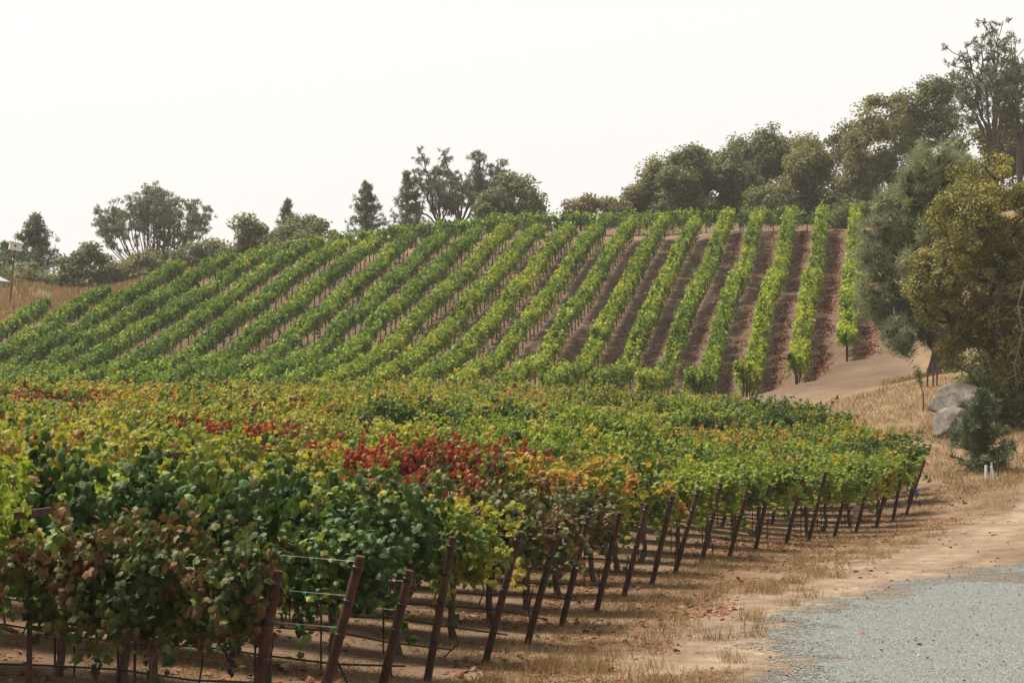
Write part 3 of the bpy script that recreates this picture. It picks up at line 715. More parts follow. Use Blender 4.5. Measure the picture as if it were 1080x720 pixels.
def limb_mesh(nodes, par, tips, r0, mat, tip_r=.02, pw=2.3):
    n = len(nodes); load = np.zeros(n); load[tips] = 1
    for i in range(n - 1, 0, -1): load[par[i]] += load[i]
    rad = np.maximum(tip_r, r0 * (load / load[0]) ** (1 / pw))
    e = np.arange(1, n); p0 = nodes[par[e]]; p1 = nodes[e]; ra = rad[par[e]].copy(); rb = rad[e]
    ra = np.minimum(ra, rb * 1.35); ra[par[e] == 0] = rb[par[e] == 0] * 1.45
    t = unit(p1 - p0); ref = np.where(np.abs(t[:, 2:3]) < .9, np.array([[0, 0, 1.]]), np.array([[1., 0, 0]]))
    a = unit(np.cross(t, ref)); b = np.cross(t, a); K = 6; th = np.arange(K) * 2 * math.pi / K
    ring = np.cos(th)[None, :, None] * a[:, None] + np.sin(th)[None, :, None] * b[:, None]
    V = np.concatenate([p0[:, None] + ring * ra[:, None, None], p1[:, None] + (t * .3 * rb[:, None])[:, None] + ring * rb[:, None, None]], 1).reshape(-1, 3)
    i = np.arange(K); j = (i + 1) % K; f = np.stack([i, j, j + K, i + K], 1)
    return np_mesh('trunk', V, (f[None] + (np.arange(len(e)) * 2 * K)[:, None, None]).reshape(-1, 4), mat, None, True)
def blob_points(r, blobs, n, shell=.45):
    w = np.array([b[3] * b[4] * b[5] for b in blobs]) ** .75; w /= w.sum(); out = []
    while len(out) < n:
        b = blobs[r.choice(len(blobs), p=w)]; u = unit(r.normal(0, 1, 3)); rr = r.uniform(shell, 1) ** .6
        out.append(np.array(b[:3]) + u * rr * np.array(b[3:]))
    return np.array(out)
def px_blobs(blobs, Y, squash=.8, jy=1.2, r=None):
    s = Y / FPX; out = []
    for (x, y, rx, ry) in blobs:
        p = at(x, y, Y); out.append((p[0], p[1] + (r.uniform(-1, 1) * jy if r is not None else 0), p[2], rx * s, rx * s * squash, ry * s))
    return out
def tree(name, label, cat, blobs_px, Y, base_px, mat, bark, seed, n_att=70, leaves=9000, leaf=.28, rc=.55, r0=.28, group=None, trunk_h=.35, shell=.45, asp=.7, droop=.3, tip_r=.022, z_sink=0, trunk_bend=.3):
    r = np.random.default_rng(seed); B = px_blobs(blobs_px, Y, r=r)
    if Y > 150:      # skirts of foliage reaching down to the ground
        b0_ = at(base_px, 400, Y); gy_ = HOR - (gz(b0_[0], Y) - CAMZ) * FPX / Y
        lo, hi = min(b[0] - b[2] for b in blobs_px), max(b[0] + b[2] for b in blobs_px); q_ = (hi - lo) / 4
        B += px_blobs([(lo + q_ * 1.1, gy_ - 11, q_, 12), (hi - q_ * 1.1, gy_ - 11, q_, 12), ((lo + hi) / 2, gy_ - 13, q_, 13)], Y, r=r)
    bx = (base_px - 540) / FPX * Y; bz = gz(bx, Y) - z_sink
    ztop = max(b[2] + b[5] for b in B); zlow = min(b[2] - b[5] for b in B); cxm = np.average([b[0] for b in B], weights=[b[3] for b in B])
    H = ztop - bz; th = max(.8, trunk_h * H); nn = max(3, int(th / .8))
    tr = [np.array([bx + (cxm - bx) * .45 * (i / nn) ** 1.5 + r.normal(0, .05) * trunk_bend, Y + r.normal(0, .05), bz + th * i / nn]) for i in range(1, nn + 1)]
    att = blob_points(r, B, n_att, shell); att[:, 2] = np.maximum(att[:, 2], bz + .35)
    nodes, par, tips = grow((bx, Y, bz - .3), att, tr, r)
    o = empty(name, (bx, Y, bz), 0, label, cat, group); org = np.array([bx, Y, bz])
    mobj('trunk', limb_mesh(nodes - org, par, tips, r0, bark, tip_r), o)
    c = nodes[tips]; w = r.gamma(2.2, 1, len(c)); w /= w.sum(); own = r.choice(len(c), leaves, p=w)
    rcs = rc * r.uniform(.6, 1.35, len(c))
    leaves = int(leaves * 1.35); leaf = leaf * .84; own = r.choice(len(c), leaves, p=w)
    off = r.normal(0, 1, (leaves, 3)); ol_ = np.linalg.norm(off, axis=1, keepdims=True); off = off / ol_ * np.minimum(ol_, 1.75 + .25 * r.random((leaves, 1)))
    off = off * rcs[own][:, None] * np.array([1, 1, .72])
    P = c[own] + off; P[:, 2] = np.maximum(P[:, 2], bz + .1 + .4 * r.random(leaves))
    N = unit(off) * .8 + np.array([0, 0, .6]) + r.normal(0, .55, (leaves, 3)); T = unit(off) + np.array([0, 0, -droop]) + r.normal(0, .6, (leaves, 3))
    ct = r.beta(2, 2, len(c)); A = np.clip(ct[own] * .55 + r.random(leaves) * .45, 0, 1)
    S = leaf * r.uniform(.6, 1.3, leaves); V, F = scatter(QLV, QLF, P - org, N, T, np.c_[S * asp * 1.3, S, S])
    mobj('crown', np_mesh('crown', V, F, mat, {'rnd': np.repeat(A, 4)}), o)
    return o
def needles(r, c, per, length, width, spread, droop, cval):
    """tufts of needles round each point of c"""
    m = len(c); own = np.repeat(np.arange(m), per); n = len(own)
    d = unit(r.normal(0, 1, (n, 3)) + np.array([0, 0, -droop])); P = c[own] + d * length * .12 + r.normal(0, spread, (n, 3))
    N = np.cross(d, r.normal(0, 1, (n, 3))); S = length * r.uniform(.65, 1.15, n)
    A = np.clip(cval[own] * .6 + r.random(n) * .4, 0, 1)
    V, F = scatter(NLV, NLF, P, N, d, np.c_[np.full(n, width), S, S]); return V, F, np.repeat(A, 4)
def grey_pine(label, blobs_px, Y, base_px, seed, n_att=60, group=None, r0=.22, per=26, length=.42, width=.05, spread=.3, mat=None, fork=.28, shell=.8, low=0.0, tuft=5, droop=.2, name='pine_tree', cat='pine', bark=None, tip_r=.03, z_sink=0, stagger=.8, top_bias=True, jy=1.2):
    r = np.random.default_rng(seed); B = px_blobs(blobs_px, Y, .75, jy, r)
    bx = (base_px - 540) / FPX * Y; bz = gz(bx, Y) - z_sink; ztop = max(b[2] + b[5] for b in B); H = ztop - bz
    nn = max(3, int(H * fork / .8)); tr = [np.array([bx + r.normal(0, .06), Y + r.normal(0, .05), bz + H * fork * i / nn]) for i in range(1, nn + 1)]
    att = blob_points(r, B, n_att * 4, shell)
    if top_bias:
        bi = np.array(B); dd = np.argmin(((att[:, None, :] - bi[None, :, :3]) ** 2).sum(2), 1); keep = att[:, 2] > bi[dd, 2] - .25 * bi[dd, 5]
        att = np.concatenate([att[keep][:int(n_att * .85)], att[~keep][:int(n_att * .15)]])
    else: att = att[:n_att]
    nodes, par, tips = grow((bx, Y, bz - .3), att, tr, r, -.35)
    o = empty(name, (bx, Y, bz), 0, label, cat, group); org = np.array([bx, Y, bz])
    mobj('trunk', limb_mesh(nodes - org, par, tips, r0, bark or M_barkg, tip_r, 2.5), o)
    c = nodes[tips]; cc = np.repeat(c, tuft, 0) + r.normal(0, stagger * .55, (len(c) * tuft, 3)) * [1, 1, .7]
    V, F, A = needles(r, cc, per, length, width, spread, droop, np.repeat(r.beta(2, 2, len(c)), tuft))
    mobj('crown', np_mesh('crown', V - org, F, mat or M_gpine, {'rnd': A}), o)
    return o
def fan_pine(label, dome, Y, base_px, seed, limbs=14, sub=6, group=None, r0=.2, per=16, length=.4, width=.06, fork=.12, bulge=.35, tuft=4, spread=.16, tuft_r=.34, mat=None, top=.15, straight=0.0, z_sink=0, low=-.1, lo=5):
    """open pine: bare limbs fanning from a low fork, needles only in tufts near the limb ends; dome = (cx, cy, rx, ry) px"""
    r = np.random.default_rng(seed); B = px_blobs([dome], Y)[0]; c0 = np.array(B[:3]); rad = np.array(B[3:])
    bx = (base_px - 540) / FPX * Y; bz = gz(bx, Y) - z_sink; Ht = c0[2] + rad[2] - bz
    nodes = [np.array([bx, Y, bz - .3])]; par = [-1]; nf = 4
    for i in range(1, nf + 1): nodes.append(np.array([bx + r.normal(0, .04), Y + r.normal(0, .04), bz + Ht * fork * i / nf])); par.append(i - 1)
    tips = []; fol = []
    for q_ in range(limbs):
        a = 2 * math.pi * (q_ + r.random() * .7) / limbs; e = math.asin(min(.98, low + (1 - low) * r.random() ** (1 - top)))
        u = np.array([math.cos(a) * math.cos(e), math.sin(a) * math.cos(e), math.sin(e)]); end = c0 + u * rad * r.uniform(.86, 1.02)
        st = nodes[nf]; mid = st * (1 - .5) + end * .5 + np.array([(end[0] - st[0]), (end[1] - st[1]), 0]) * bulge * .5 * (1 - straight) - np.array([0, 0, .06 * Ht])
        last = nf; n = 9; line = []
        for i in range(1, n + 1):
            t = i / n; p = bez(st, mid, end, np.array([t]))[0] + r.normal(0, .07, 3) * (i < n); nodes.append(p); par.append(last); last = len(nodes) - 1; line.append(last)
        tips.append(last); fol.append(end)
        for _ in range(sub):
            j = line[r.integers(lo, 9)]; d = unit(u * .7 + r.normal(0, .6, 3) + np.array([0, 0, .5])); L = r.uniform(.05, .15) * Ht; p0 = nodes[j]; last = j
            for i in (1, 2, 3):
                p = p0 + d * L * i / 3 + np.array([0, 0, .05 * L * i * i / 3]) + r.normal(0, .05, 3); nodes.append(p); par.append(last); last = len(nodes) - 1
            tips.append(last); fol.append(p)
            if r.random() < .5: fol.append(p0 * .25 + p * .75)
    o = empty('pine_tree', (bx, Y, bz), 0, label, 'pine', group); org = np.array([bx, Y, bz]); nodes = np.array(nodes)
    mobj('trunk', limb_mesh(nodes - org, np.array(par), np.array(tips), r0, M_barkg, .028, 2.4), o)
    fol = np.array(fol); tuft, per, length, width, spread, tuft_r = 3, 17, .27, .07, .05, .24
    cc = np.repeat(fol, tuft, 0) + r.normal(0, tuft_r, (len(fol) * tuft, 3)) * [1, 1, .6]
    V, F, A = needles(r, cc, per, length, width, spread, -.3, np.repeat(r.beta(2, 2, len(fol)), tuft))
    mobj('crown', np_mesh('crown', V - org, F, mat or M_gpine, {'rnd': A}), o)
    return o
def conifer(label, x, ytop, ybase_px, halfw, Y, seed, mat=None, per=22, length=.4, width=.05, group=None, tiers=13, z_sink=0, cat='pine', gap=.25, up=.25, clump=.22, name='pine_tree', bx_px=None):
    r = np.random.default_rng(seed); s = Y / FPX; bxp = x if bx_px is None else bx_px
    bx = (bxp - 540) / FPX * Y; bz = gz(bx, Y) - z_sink; top = at(x, ytop, Y); H = top[2] - bz; lowz = at(x, ybase_px, Y)[2]
    nodes = [np.array([bx, Y, bz - .3])]; par = [-1]; n = 14
    for i in range(1, n + 1): nodes.append(np.array([bx + (top[0] - bx) * i / n + r.normal(0, .03), Y + r.normal(0, .03), bz + H * i / n])); par.append(i - 1)
    tips = [n]; fol = [nodes[n]]
    for t_ in range(tiers):
        f = t_ / (tiers - 1); z = lowz + (bz + H - lowz) * (f ** .9) * .97; w = halfw * s * (1 - f) ** .9 + .15 * s * halfw * .4
        j = min(n, max(1, int(round((z - bz) / H * n)))); 
        for q_ in range(r.integers(4, 7)):
            if r.random() < gap * .5: continue
            a = r.random() * 6.28; L = w * r.uniform(.6, 1.12); st = nodes[j]; last = j; mm = 3
            for u in range(1, mm + 1):
                p = st + np.array([math.cos(a), math.sin(a), 0]) * L * u / mm + np.array([0, 0, up * L * (u / mm) ** 1.5 - .08 * L]) + r.normal(0, .05, 3)
                nodes.append(p); par.append(last); last = len(nodes) - 1
                q0_ = nodes[par[-1]]
                fol += [p + r.normal(0, clump * .5, 3), .45 * p + .55 * q0_ + r.normal(0, clump * .5, 3)]
            tips.append(last)
    nodes = np.array(nodes); o = empty(name, (bx, Y, bz), 0, label, cat, group); org = np.array([bx, Y, bz])
    mobj('trunk', limb_mesh(nodes - org, np.array(par), np.array(tips), .10 + .012 * H, M_bark, .015), o)
    fol = np.array(fol); V, F, A = needles(r, fol, per, length * (.72 if Y > 150 else 1), width * (1.35 if Y > 150 else 1), clump * .22, -.2, r.beta(2, 2, len(fol)))
    mobj('crown', np_mesh('crown', V - org, F, mat or M_pine, {'rnd': A}), o)
    return o

# --- left skyline
conifer('dark broad pine standing behind the white box on its pole', 36, 231, 300, 42, 200, 1, M_pine, 22, .42, .065, None, 22, cat='pine', clump=.5, gap=.3)
conifer('smaller dark pine at the left frame edge behind the broad pine', 6, 258, 300, 18, 206, 2, M_pine, 20, .42, .06, None, 15, cat='pine', clump=.34, gap=.45)
tree('oak_bush', 'round green brown bush below the dark broad pine', 'bush', [(30, 297, 22, 14), (8, 292, 14, 14), (46, 303, 10, 9)], 184, 28, M_oakg, M_bark, 3, 34, 4200, .32, .5, .12, 'bushes on the left skyline', .15)
tree('sapling', 'small sapling with orange leaves by the box pole', 'sapling', [(20, 296, 7, 6), (16, 301, 5, 5)], 176, 19, M_ylw, M_bark, 4, 16, 260, .3, .22, .05, None, .3)
tree('oak_bush', 'dark oak bush left of the bare domed pine, beside the grass gap', 'bush', [(68, 290, 15, 17), (82, 284, 16, 16), (62, 302, 10, 8)], 186, 74, M_oak, M_bark, 5, 45, 5200, .32, .5, .14, 'bushes on the left skyline', .15)
tree('oak_tree', 'oak with a pointed top left of the bare domed pine', 'oak', [(108, 288, 17, 18), (98, 270, 8, 14), (120, 290, 12, 14), (94, 263, 4, 6)], 188, 108, M_oakb, M_bark, 6, 45, 5600, .32, .5, .16, None, .2)
tree('oak_bush', 'greyish bush at the foot of the bare domed pine', 'bush', [(138, 286, 16, 14), (155, 278, 14, 14), (165, 284, 10, 12)], 190, 147, M_oakb, M_barkg, 7, 45, 4800, .3, .5, .14, 'bushes on the left skyline', .15)
fan_pine('wide domed grey pine with bare fanning limbs on the left skyline', (163, 259, 63, 53), 206, 160, 8, 46, 8, 'domed grey pines on the left skyline', .26, 15, .34, .055, .07, .8, 4, .14, .36, low=.34)
tree('oak_tree', 'dark oak core standing in front of the right half of the bare dome', 'oak', [(178, 250, 14, 20), (172, 262, 14, 18)], 203, 176, M_oak, M_bark, 10, 36, 1700, .32, .6, .16, None, .3)
tree('oak_bush', 'small round bush right of the bare domed pines', 'bush', [(205, 272, 13, 13), (196, 278, 9, 9)], 186, 204, M_oakg, M_bark, 12, 30, 3000, .3, .42, .12, 'bushes on the left skyline', .15)
tree('oak_bush', 'pale loose bush between the bare domed pines and the tall oak', 'bush', [(228, 268, 13, 14), (222, 258, 7, 8), (242, 272, 9, 10)], 190, 228, M_oakb, M_barkg, 13, 34, 2400, .3, .5, .12, 'bushes on the left skyline', .15)
tree('oak_tree', 'thin brownish oak with airy top, left of the pair before the gap', 'oak', [(262, 250, 14, 22), (258, 236, 8, 10), (270, 262, 12, 16)], 186, 265, M_oakb, M_bark, 14, 48, 4200, .3, .48, .16, None, .3)
tree('oak_tree', 'dense grey green oak right of the thin brownish oak', 'oak', [(310, 248, 22, 18), (325, 242, 16, 17), (295, 252, 14, 14), (340, 246, 9, 12)], 186, 312, M_oakg, M_bark, 15, 64, 7600, .3, .52, .18, None, .2)
conifer('slim pine tip rising behind the dense grey green oak', 303, 214, 262, 17, 198, 16, M_gpine, 17, .36, .05, None, 15, clump=.26, gap=.4)
tree('oak_bush', 'low dark bush tucked behind the crest row in the gap', 'bush', [(285, 262, 14, 10), (350, 250, 8, 8)], 184, 290, M_oak, M_bark, 17, 24, 1900, .3, .45, .1, 'bushes on the left skyline', .15)
# --- middle skyline
conifer('lone slim pine standing in the open sky gap on the crest', 386, 194, 252, 27, 190, 20, M_gpine, 18, .34, .05, None, 19, clump=.26, gap=.3)
conifer('narrow pine leaning on the left of the tall open pine group', 429, 185, 250, 24, 196, 21, M_gpine, 17, .34, .05, None, 19, clump=.26, gap=.45)
fan_pine('tall grey pine with bare lower stems, left in the open group', (455, 206, 26, 42), 198, 463, 22, 8, 13, 'tall open grey pines on the crest', .22, 14, .38, .055, .10, .05, 5, .16, .42, None, .1, 1.0, 0, -.35, 4)
fan_pine('tall grey pine with the highest crown, middle of the open group', (485, 198, 27, 43), 199, 485, 23, 8, 13, 'tall open grey pines on the crest', .24, 14, .38, .055, .10, .05, 5, .16, .42, None, .1, 1.0, 0, -.35, 4)
fan_pine('tall grey pine behind the round oak, right in the open group', (512, 202, 23, 40), 200, 506, 24, 8, 13, 'tall open grey pines on the crest', .22, 14, .38, .055, .10, .05, 5, .16, .42, None, .1, 1.0, 0, -.35, 4)
tree('oak_tree', 'rounded dark green oak right of the tall open pines', 'oak', [(538, 214, 30, 22), (520, 222, 18, 14), (560, 222, 16, 14), (545, 196, 16, 13)], 188, 540, M_oakg, M_bark, 25, 90, 13500, .28, .48, .22, None, .18)
tree('oak_bush', 'pale yellowish bushy tree on the crest beside the round oak', 'bush', [(606, 220, 12, 8), (620, 216, 12, 8)], 186, 612, M_ylw, M_barkg, 26, 34, 2000, .3, .42, .1, 'pale bushes on the crest', .2)
tree('oak_bush', 'pale yellowish bushy tree on the crest beside the long oak wood', 'bush', [(642, 216, 14, 8), (656, 220, 9, 7)], 187, 646, M_ylw, M_barkg, 27, 34, 2200, .3, .42, .1, 'pale bushes on the crest', .2)
# --- long oak wood on the right crest
W_ = 'oaks of the wood on the right crest'
tree('oak_tree', 'loose grey oak at the left end of the crest wood', 'oak', [(688, 192, 18, 24), (672, 206, 11, 14), (690, 172, 10, 12)], 190, 684, M_oakb, M_bark, 30, 75, 8200, .28, .5, .2, W_, .25)
tree('oak_tree', 'broad olive oak, second from the left end of the crest wood', 'oak', [(722, 186, 26, 26), (710, 200, 22, 22), (742, 196, 20, 24), (726, 165, 14, 10)], 187, 724, M_oak, M_bark, 31, 110, 15500, .28, .52, .24, W_, .18)
tree('oak_tree', 'grey green rounded oak in the middle of the crest wood', 'oak', [(768, 190, 24, 26), (755, 200, 20, 22), (785, 196, 20, 24), (772, 170, 14, 12)], 189, 768, M_oakg, M_bark, 32, 110, 15500, .28, .52, .24, W_, .18)
tree('oak_tree', 'tall airy topped oak rising behind the middle of the crest wood', 'oak', [(806, 160, 24, 22), (790, 172, 20, 22), (828, 162, 18, 20), (815, 140, 14, 8), (780, 155, 12, 10)], 197, 806, M_oakg, M_bark, 33, 120, 13500, .3, .55, .26, W_, .3)
tree('oak_tree', 'brown rounded oak above the vine row ends in the crest wood', 'oak', [(852, 178, 22, 28), (842, 196, 20, 24), (866, 192, 18, 26), (850, 156, 14, 12)], 184, 853, M_oakb, M_bark, 34, 110, 15500, .28, .5, .26, W_, .18)
tree('oak_tree', 'dark low oak between the rounded ones at the wood edge', 'oak', [(815, 206, 18, 16), (800, 212, 14, 12), (830, 212, 12, 12)], 184, 814, M_oak, M_bark, 35, 60, 7000, .28, .48, .2, W_, .15)
tree('oak_tree', 'tall olive oak at the right end of the crest wood', 'oak', [(918, 160, 28, 34), (905, 190, 26, 30), (930, 190, 24, 32), (925, 120, 22, 22), (890, 205, 16, 22), (940, 105, 14, 12)], 180, 915, M_oakb, M_bark, 36, 170, 22000, .27, .5, .34, W_, .2)
tree('oak_tree', 'tall dark oak with a gappy crown beside the tall thin pine', 'oak', [(985, 112, 26, 26), (968, 135, 26, 28), (1002, 136, 20, 26), (990, 92, 18, 12), (958, 108, 14, 14)], 183, 982, M_oak, M_bark, 37, 150, 13500, .27, .5, .34, W_, .34)
tree('oak_tree', 'dark oak filling the slope below the tall thin pine', 'oak', [(1030, 165, 30, 30), (1065, 150, 30, 30), (1000, 170, 22, 28), (1090, 160, 30, 34)], 172, 1040, M_oak, M_bark, 38, 150, 17000, .28, .55, .3, W_, .15)
tree('oak_bush', 'low dark shrub under the oaks at the top end of the right rows', 'bush', [(912, 228, 18, 10), (880, 228, 12, 8)], 176, 900, M_oak, M_bark, 39, 34, 4200, .26, .42, .12, None, .15)
fan_pine('tall thin grey pine with a see-through crown at the top right', (1046, 90, 34, 47), 162, 1050, 40, 12, 13, None, .28, 16, .34, .045, .45, .4, 4, .14, .34, None, .1, .4, 1, -.5, 4)
fan_pine('second tall thin grey pine at the frame edge, top right', (1084, 92, 26, 46), 164, 1078, 41, 10, 13, None, .26, 16, .34, .045, .45, .4, 4, .14, .34, None, .1, .4, 1, -.5, 4)
tree('oak_tree', 'wide grey green oak closing the gap between the airy oak and the brown oak', 'oak', [(840, 170, 26, 30), (820, 190, 26, 30), (870, 170, 20, 30), (800, 180, 22, 30)], 202, 838, M_oakg, M_bark, 52, 130, 14000, .3, .55, .26, W_, .2)
tree('oak_tree', 'grey green oak deep in the wood behind the broad olive oak', 'oak', [(745, 182, 26, 24), (715, 186, 24, 22), (700, 200, 20, 22), (770, 178, 20, 20)], 203, 742, M_oakg, M_bark, 53, 120, 13000, .3, .55, .26, W_, .2)
tree('oak_tree', 'dark oak deep in the wood between the brown oak and the tall olive oak', 'oak', [(888, 175, 22, 34), (900, 150, 18, 26), (950, 170, 26, 40), (960, 140, 20, 26)], 196, 915, M_oak, M_bark, 54, 130, 15000, .3, .55, .26, W_, .2)
# --- right foreground trees
tree_w = grey_pine('drooping grey green pine leaning over the track beside the last hill row', [(985, 196, 34, 44), (1010, 175, 24, 24), (960, 236, 34, 48), (935, 262, 26, 36), (985, 270, 40, 50), (935, 310, 26, 34), (975, 325, 40, 40), (1010, 240, 36, 50), (955, 355, 22, 18)],
                   96, 1000, 45, 460, None, .8, 34, .42, .034, .10, M_weep, .45, .25, tuft=3, droop=-.35, bark=M_bark, tip_r=.018, stagger=.45, top_bias=False, jy=2.2)
tree('oak_tree', 'golden olive oak with a broad leafy crown on the right edge', 'oak', [(1040, 190, 30, 38), (1015, 240, 42, 46), (1065, 240, 40, 60), (990, 300, 32, 42), (1040, 310, 50, 60), (1085, 330, 44, 80), (1020, 365, 26, 34), (1070, 400, 36, 50), (1100, 250, 40, 80)],
     80, 1092, M_gold, M_bark, 46, 560, 62000, .112, .25, .42, None, .3, .35, .75, .4, .014)
tree('oak_tree', 'dark shaded oak behind the golden oak on the right edge', 'oak', [(1085, 330, 40, 80), (1050, 390, 34, 46), (1080, 420, 36, 36), (1025, 300, 30, 60)], 88, 1085, M_oak, M_bark, 47, 170, 20000, .16, .42, .3, None, .2)
conifer('young bushy pine beside the boulders and white stakes', 1034, 415, 488, 40, 68, 48, M_pine, 30, .19, .020, None, 17, clump=.12, gap=.1, up=.22, z_sink=.02)
# bare pale dead branch hanging at the right edge
r = np.random.default_rng(3); m = MB(); p = [at(1084, 285, 77), at(1074, 320, 77), at(1078, 350, 77), at(1070, 385, 77), at(1074, 420, 77)]
m.tube(p, [.03, .026, .022, .016, .008], 6)
for i in range(34):
    t = r.uniform(0, 3.9); j = int(t); a = p[j] * (1 - t + j) + p[j + 1] * (t - j); d = r.normal(0, 1, 3) * [.5, .3, .4] + [-.25, -.1, -.15]; m.tube([a, a + d * .45, a + d * .8 + [0, 0, -.2]], [.010, .007, .004], 5)
tag(m.build('dead_branch', M_barkpale, None, True), 'bare pale dead branch hanging against the golden oak', 'branch')
# saplings on the grassy bank
tree('sapling', 'thin young sapling on the grass bank beside the pine trunk', 'sapling', [(973, 391, 4, 8), (974, 403, 4, 6)], 86, 973, M_oakg, M_bark, 50, 12, 110, .12, .12, .03, None, .35, tip_r=.008)
tree('oak_bush', 'low dark shrub in the shade behind the boulders', 'bush', [(1045, 418, 22, 18), (1075, 440, 20, 26)], 80, 1055, M_oak, M_bark, 51, 60, 6500, .14, .3, .1, None, .1)

# ------------------------------------------------------------------ rocks
def boulder(label, x, y, rx, ry, Y, seed, tilt):
    r = np.random.default_rng(seed); p = at(x, y, Y); s = Y / FPX
    u = np.linspace(0, 2 * math.pi, 49)[:-1]; v = np.linspace(-math.pi / 2, math.pi / 2, 27)
    V = np.array([(math.cos(b) * math.cos(a), math.cos(b) * math.sin(a), math.sin(b)) for b in v for a in u])
    V = np.sign(V) * np.abs(V) ** .85
    n = fbm(V, .9, seed) - .5; n2_ = fbm(V, .25, seed + 4) - .5
    V = V * (1 + .35 * n)[:, None]
    for _ in range(11):
        pn = unit(r.normal(0, 1, 3)); dd = r.uniform(.62, .86); V = V - np.maximum(0, V @ pn - dd)[:, None] * pn * .92
    V = V * (1 + .10 * n2_)[:, None] * 1.12
    V = V * np.array([rx * s, rx * s * .9, ry * s]); c_, s_ = math.cos(tilt), math.sin(tilt); V = V @ np.array([[c_, 0, -s_], [0, 1, 0], [s_, 0, c_]])
    F = [(i * 48 + j, i * 48 + (j + 1) % 48, (i + 1) * 48 + (j + 1) % 48, (i + 1) * 48 + j) for i in range(26) for j in range(48)]
    o = mobj('boulder', np_mesh('boulder', V, np.array(F), M_rock, None, True)); o.location = p; return tag(o, label, 'boulder', 'granite boulders on the grass bank')
boulder('smooth rounded pale boulder, the higher of the two on the bank', 1012, 422, 31, 16, 79, 61, -.12)
boulder('rough mottled boulder leaning below the smooth one', 1004, 447, 24, 17, 76.5, 64, -.5)

# ------------------------------------------------------------------ small objects
def stake_thing(x, yb, yt, Y, mat, label, w=.045, lean=0, name='stake', cat='stake', group=None):
    b = at(x, yb, Y); b[2] = gz(b[0], Y); h = (yb - yt) / FPX * Y
    m = MB(); m.tube([(0, 0, -.15), (lean * h * .5, 0, h * .5), (lean * h, 0, h)], w, 8); o = m.build(name, mat); o.location = b; return tag(o, label, cat, group)
stake_thing(1040, 506, 489, 65, M_white, 'upright white pipe stake before the young pine', .045, .0, 'pipe_stake', 'stake', 'white stakes by the young pine')
stake_thing(1046, 506, 488, 65.3, M_pipe, 'thin grey pipe stake between the two white ones', .035, .0, 'pipe_stake', 'stake', 'white stakes by the young pine')
stake_thing(1050, 506, 491, 65, M_white, 'white pipe stake tilted against the grey one', .04, -.32, 'pipe_stake', 'stake', 'white stakes by the young pine')
stake_thing(1053, 505, 483, 66, M_stake, 'thin brown wooden stake right of the white pipe stakes', .03, 0, 'wooden_stake')
for x, yt, lab in ((984, 374, 'left wooden tree stake beside the drooping pine trunk'), (988, 372, 'middle wooden tree stake beside the drooping pine trunk'), (978, 378, 'short wooden tree stake nearest the young sapling')):
    stake_thing(x, 398, yt, 90, M_barkg, lab, .04, .02, 'wooden_stake', 'stake', 'wooden stakes on the bank')
# white box on a pole
Yp = 160; bb = at(10, 312, Yp); bb[2] = gz(bb[0], Yp); tt = at(15.5, 264, Yp); o = empty('nest_box', bb, 0, 'white box with a sloping roof on a thin leaning pole', 'nest box')
m = MB(); m.tube([(0, 0, -.3), tt - bb], .055, 8); m.build('pole', M_stake, o)
rz = np.array([[math.cos(.35), -math.sin(.35), 0], [math.sin(.35), math.cos(.35), 0], [0, 0, 1]]); ry = np.array([[math.cos(.2), 0, math.sin(.2)], [0, 1, 0], [-math.sin(.2), 0, math.cos(.2)]])
m = MB(); m.box(tt - bb + np.array([.05, 0, .28]), (.95, .6, .58), rz @ ry); m.build('box', M_white, o)
m = MB(); m.box(tt - bb + np.array([.08, 0, .60]), (1.12, .75, .06), rz @ ry); m.build('roof', M_white, o)
m = MB(); m.ball(tt - bb + np.array([.12, -.31, .34]), (.09, .05, .09), 10, 6); m.build('entrance_hole', M_black, o)
# water tank at the left frame edge
Yt = 174; c_ = at(-22, 306, Yt); zb = gz(c_[0], Yt); o = empty('water_tank', (c_[0], Yt, zb), 0, 'grey metal water tank with a conical roof at the left edge', 'tank')
zr = at(0, 298, Yt)[2] - zb; Rk = 2.6; m = MB(); hh = np.linspace(-.4, zr, 60); m.tube(np.c_[np.zeros((60, 2)), hh], Rk + .02 * np.sin(np.arange(60) * 2.1), 40); m.build('wall', M_tank, o, True)
m = MB(); m.tube([(0, 0, zr), (0, 0, zr + .06), (0, 0, zr + 1.35)], [Rk + .12, Rk + .12, .25], 40); m.build('roof', M_tank, o)
# ribbons and carton in the front block
def post_pt(k, fr): a = ROW_BASE[k]; b = at(*POSTS[k][0], row_d(k)) + np.array([0, -.12, 0]); return a * (1 - fr) + b * fr
p = post_pt(6, .98); m = MB(); m.tube([p + [.0, -.06, .02], p + [.06, -.05, .04], p + [.085, -.04, -.08], p + [.06, -.05, -.16], p + [.08, -.05, -.24]], [.012, .014, .01, .012, .006], 6)
tag(m.build('ribbon', M_white, None, True), 'white ribbon tied to the top of the sixth end post', 'ribbon')
p = post_pt(21, .42); m = MB(); m.tube([p + [.05, -.05, .12], p + [.09, -.05, .05], p + [.06, -.05, -.02], p + [.10, -.05, -.10]], [.03, .06, .05, .02], 7); tag(m.build('ribbon', M_blue, None, True), 'blue tape knotted on the last end post by the track', 'tape')
g = at(903, 546, 57); g[2] = gz(g[0], 57); o = empty('vine_guard', g, 0, 'tan carton vine guard with a teal top between the end posts', 'vine guard')
m = MB(); m.box((0, 0, .22), (.16, .16, .5), np.array([[1, 0, .12], [0, 1, 0], [-.12, 0, 1]])); m.build('carton', M_tan, o); m = MB(); m.box((.055, 0, .50), (.12, .12, .06)); m.build('cap', M_teal, o)

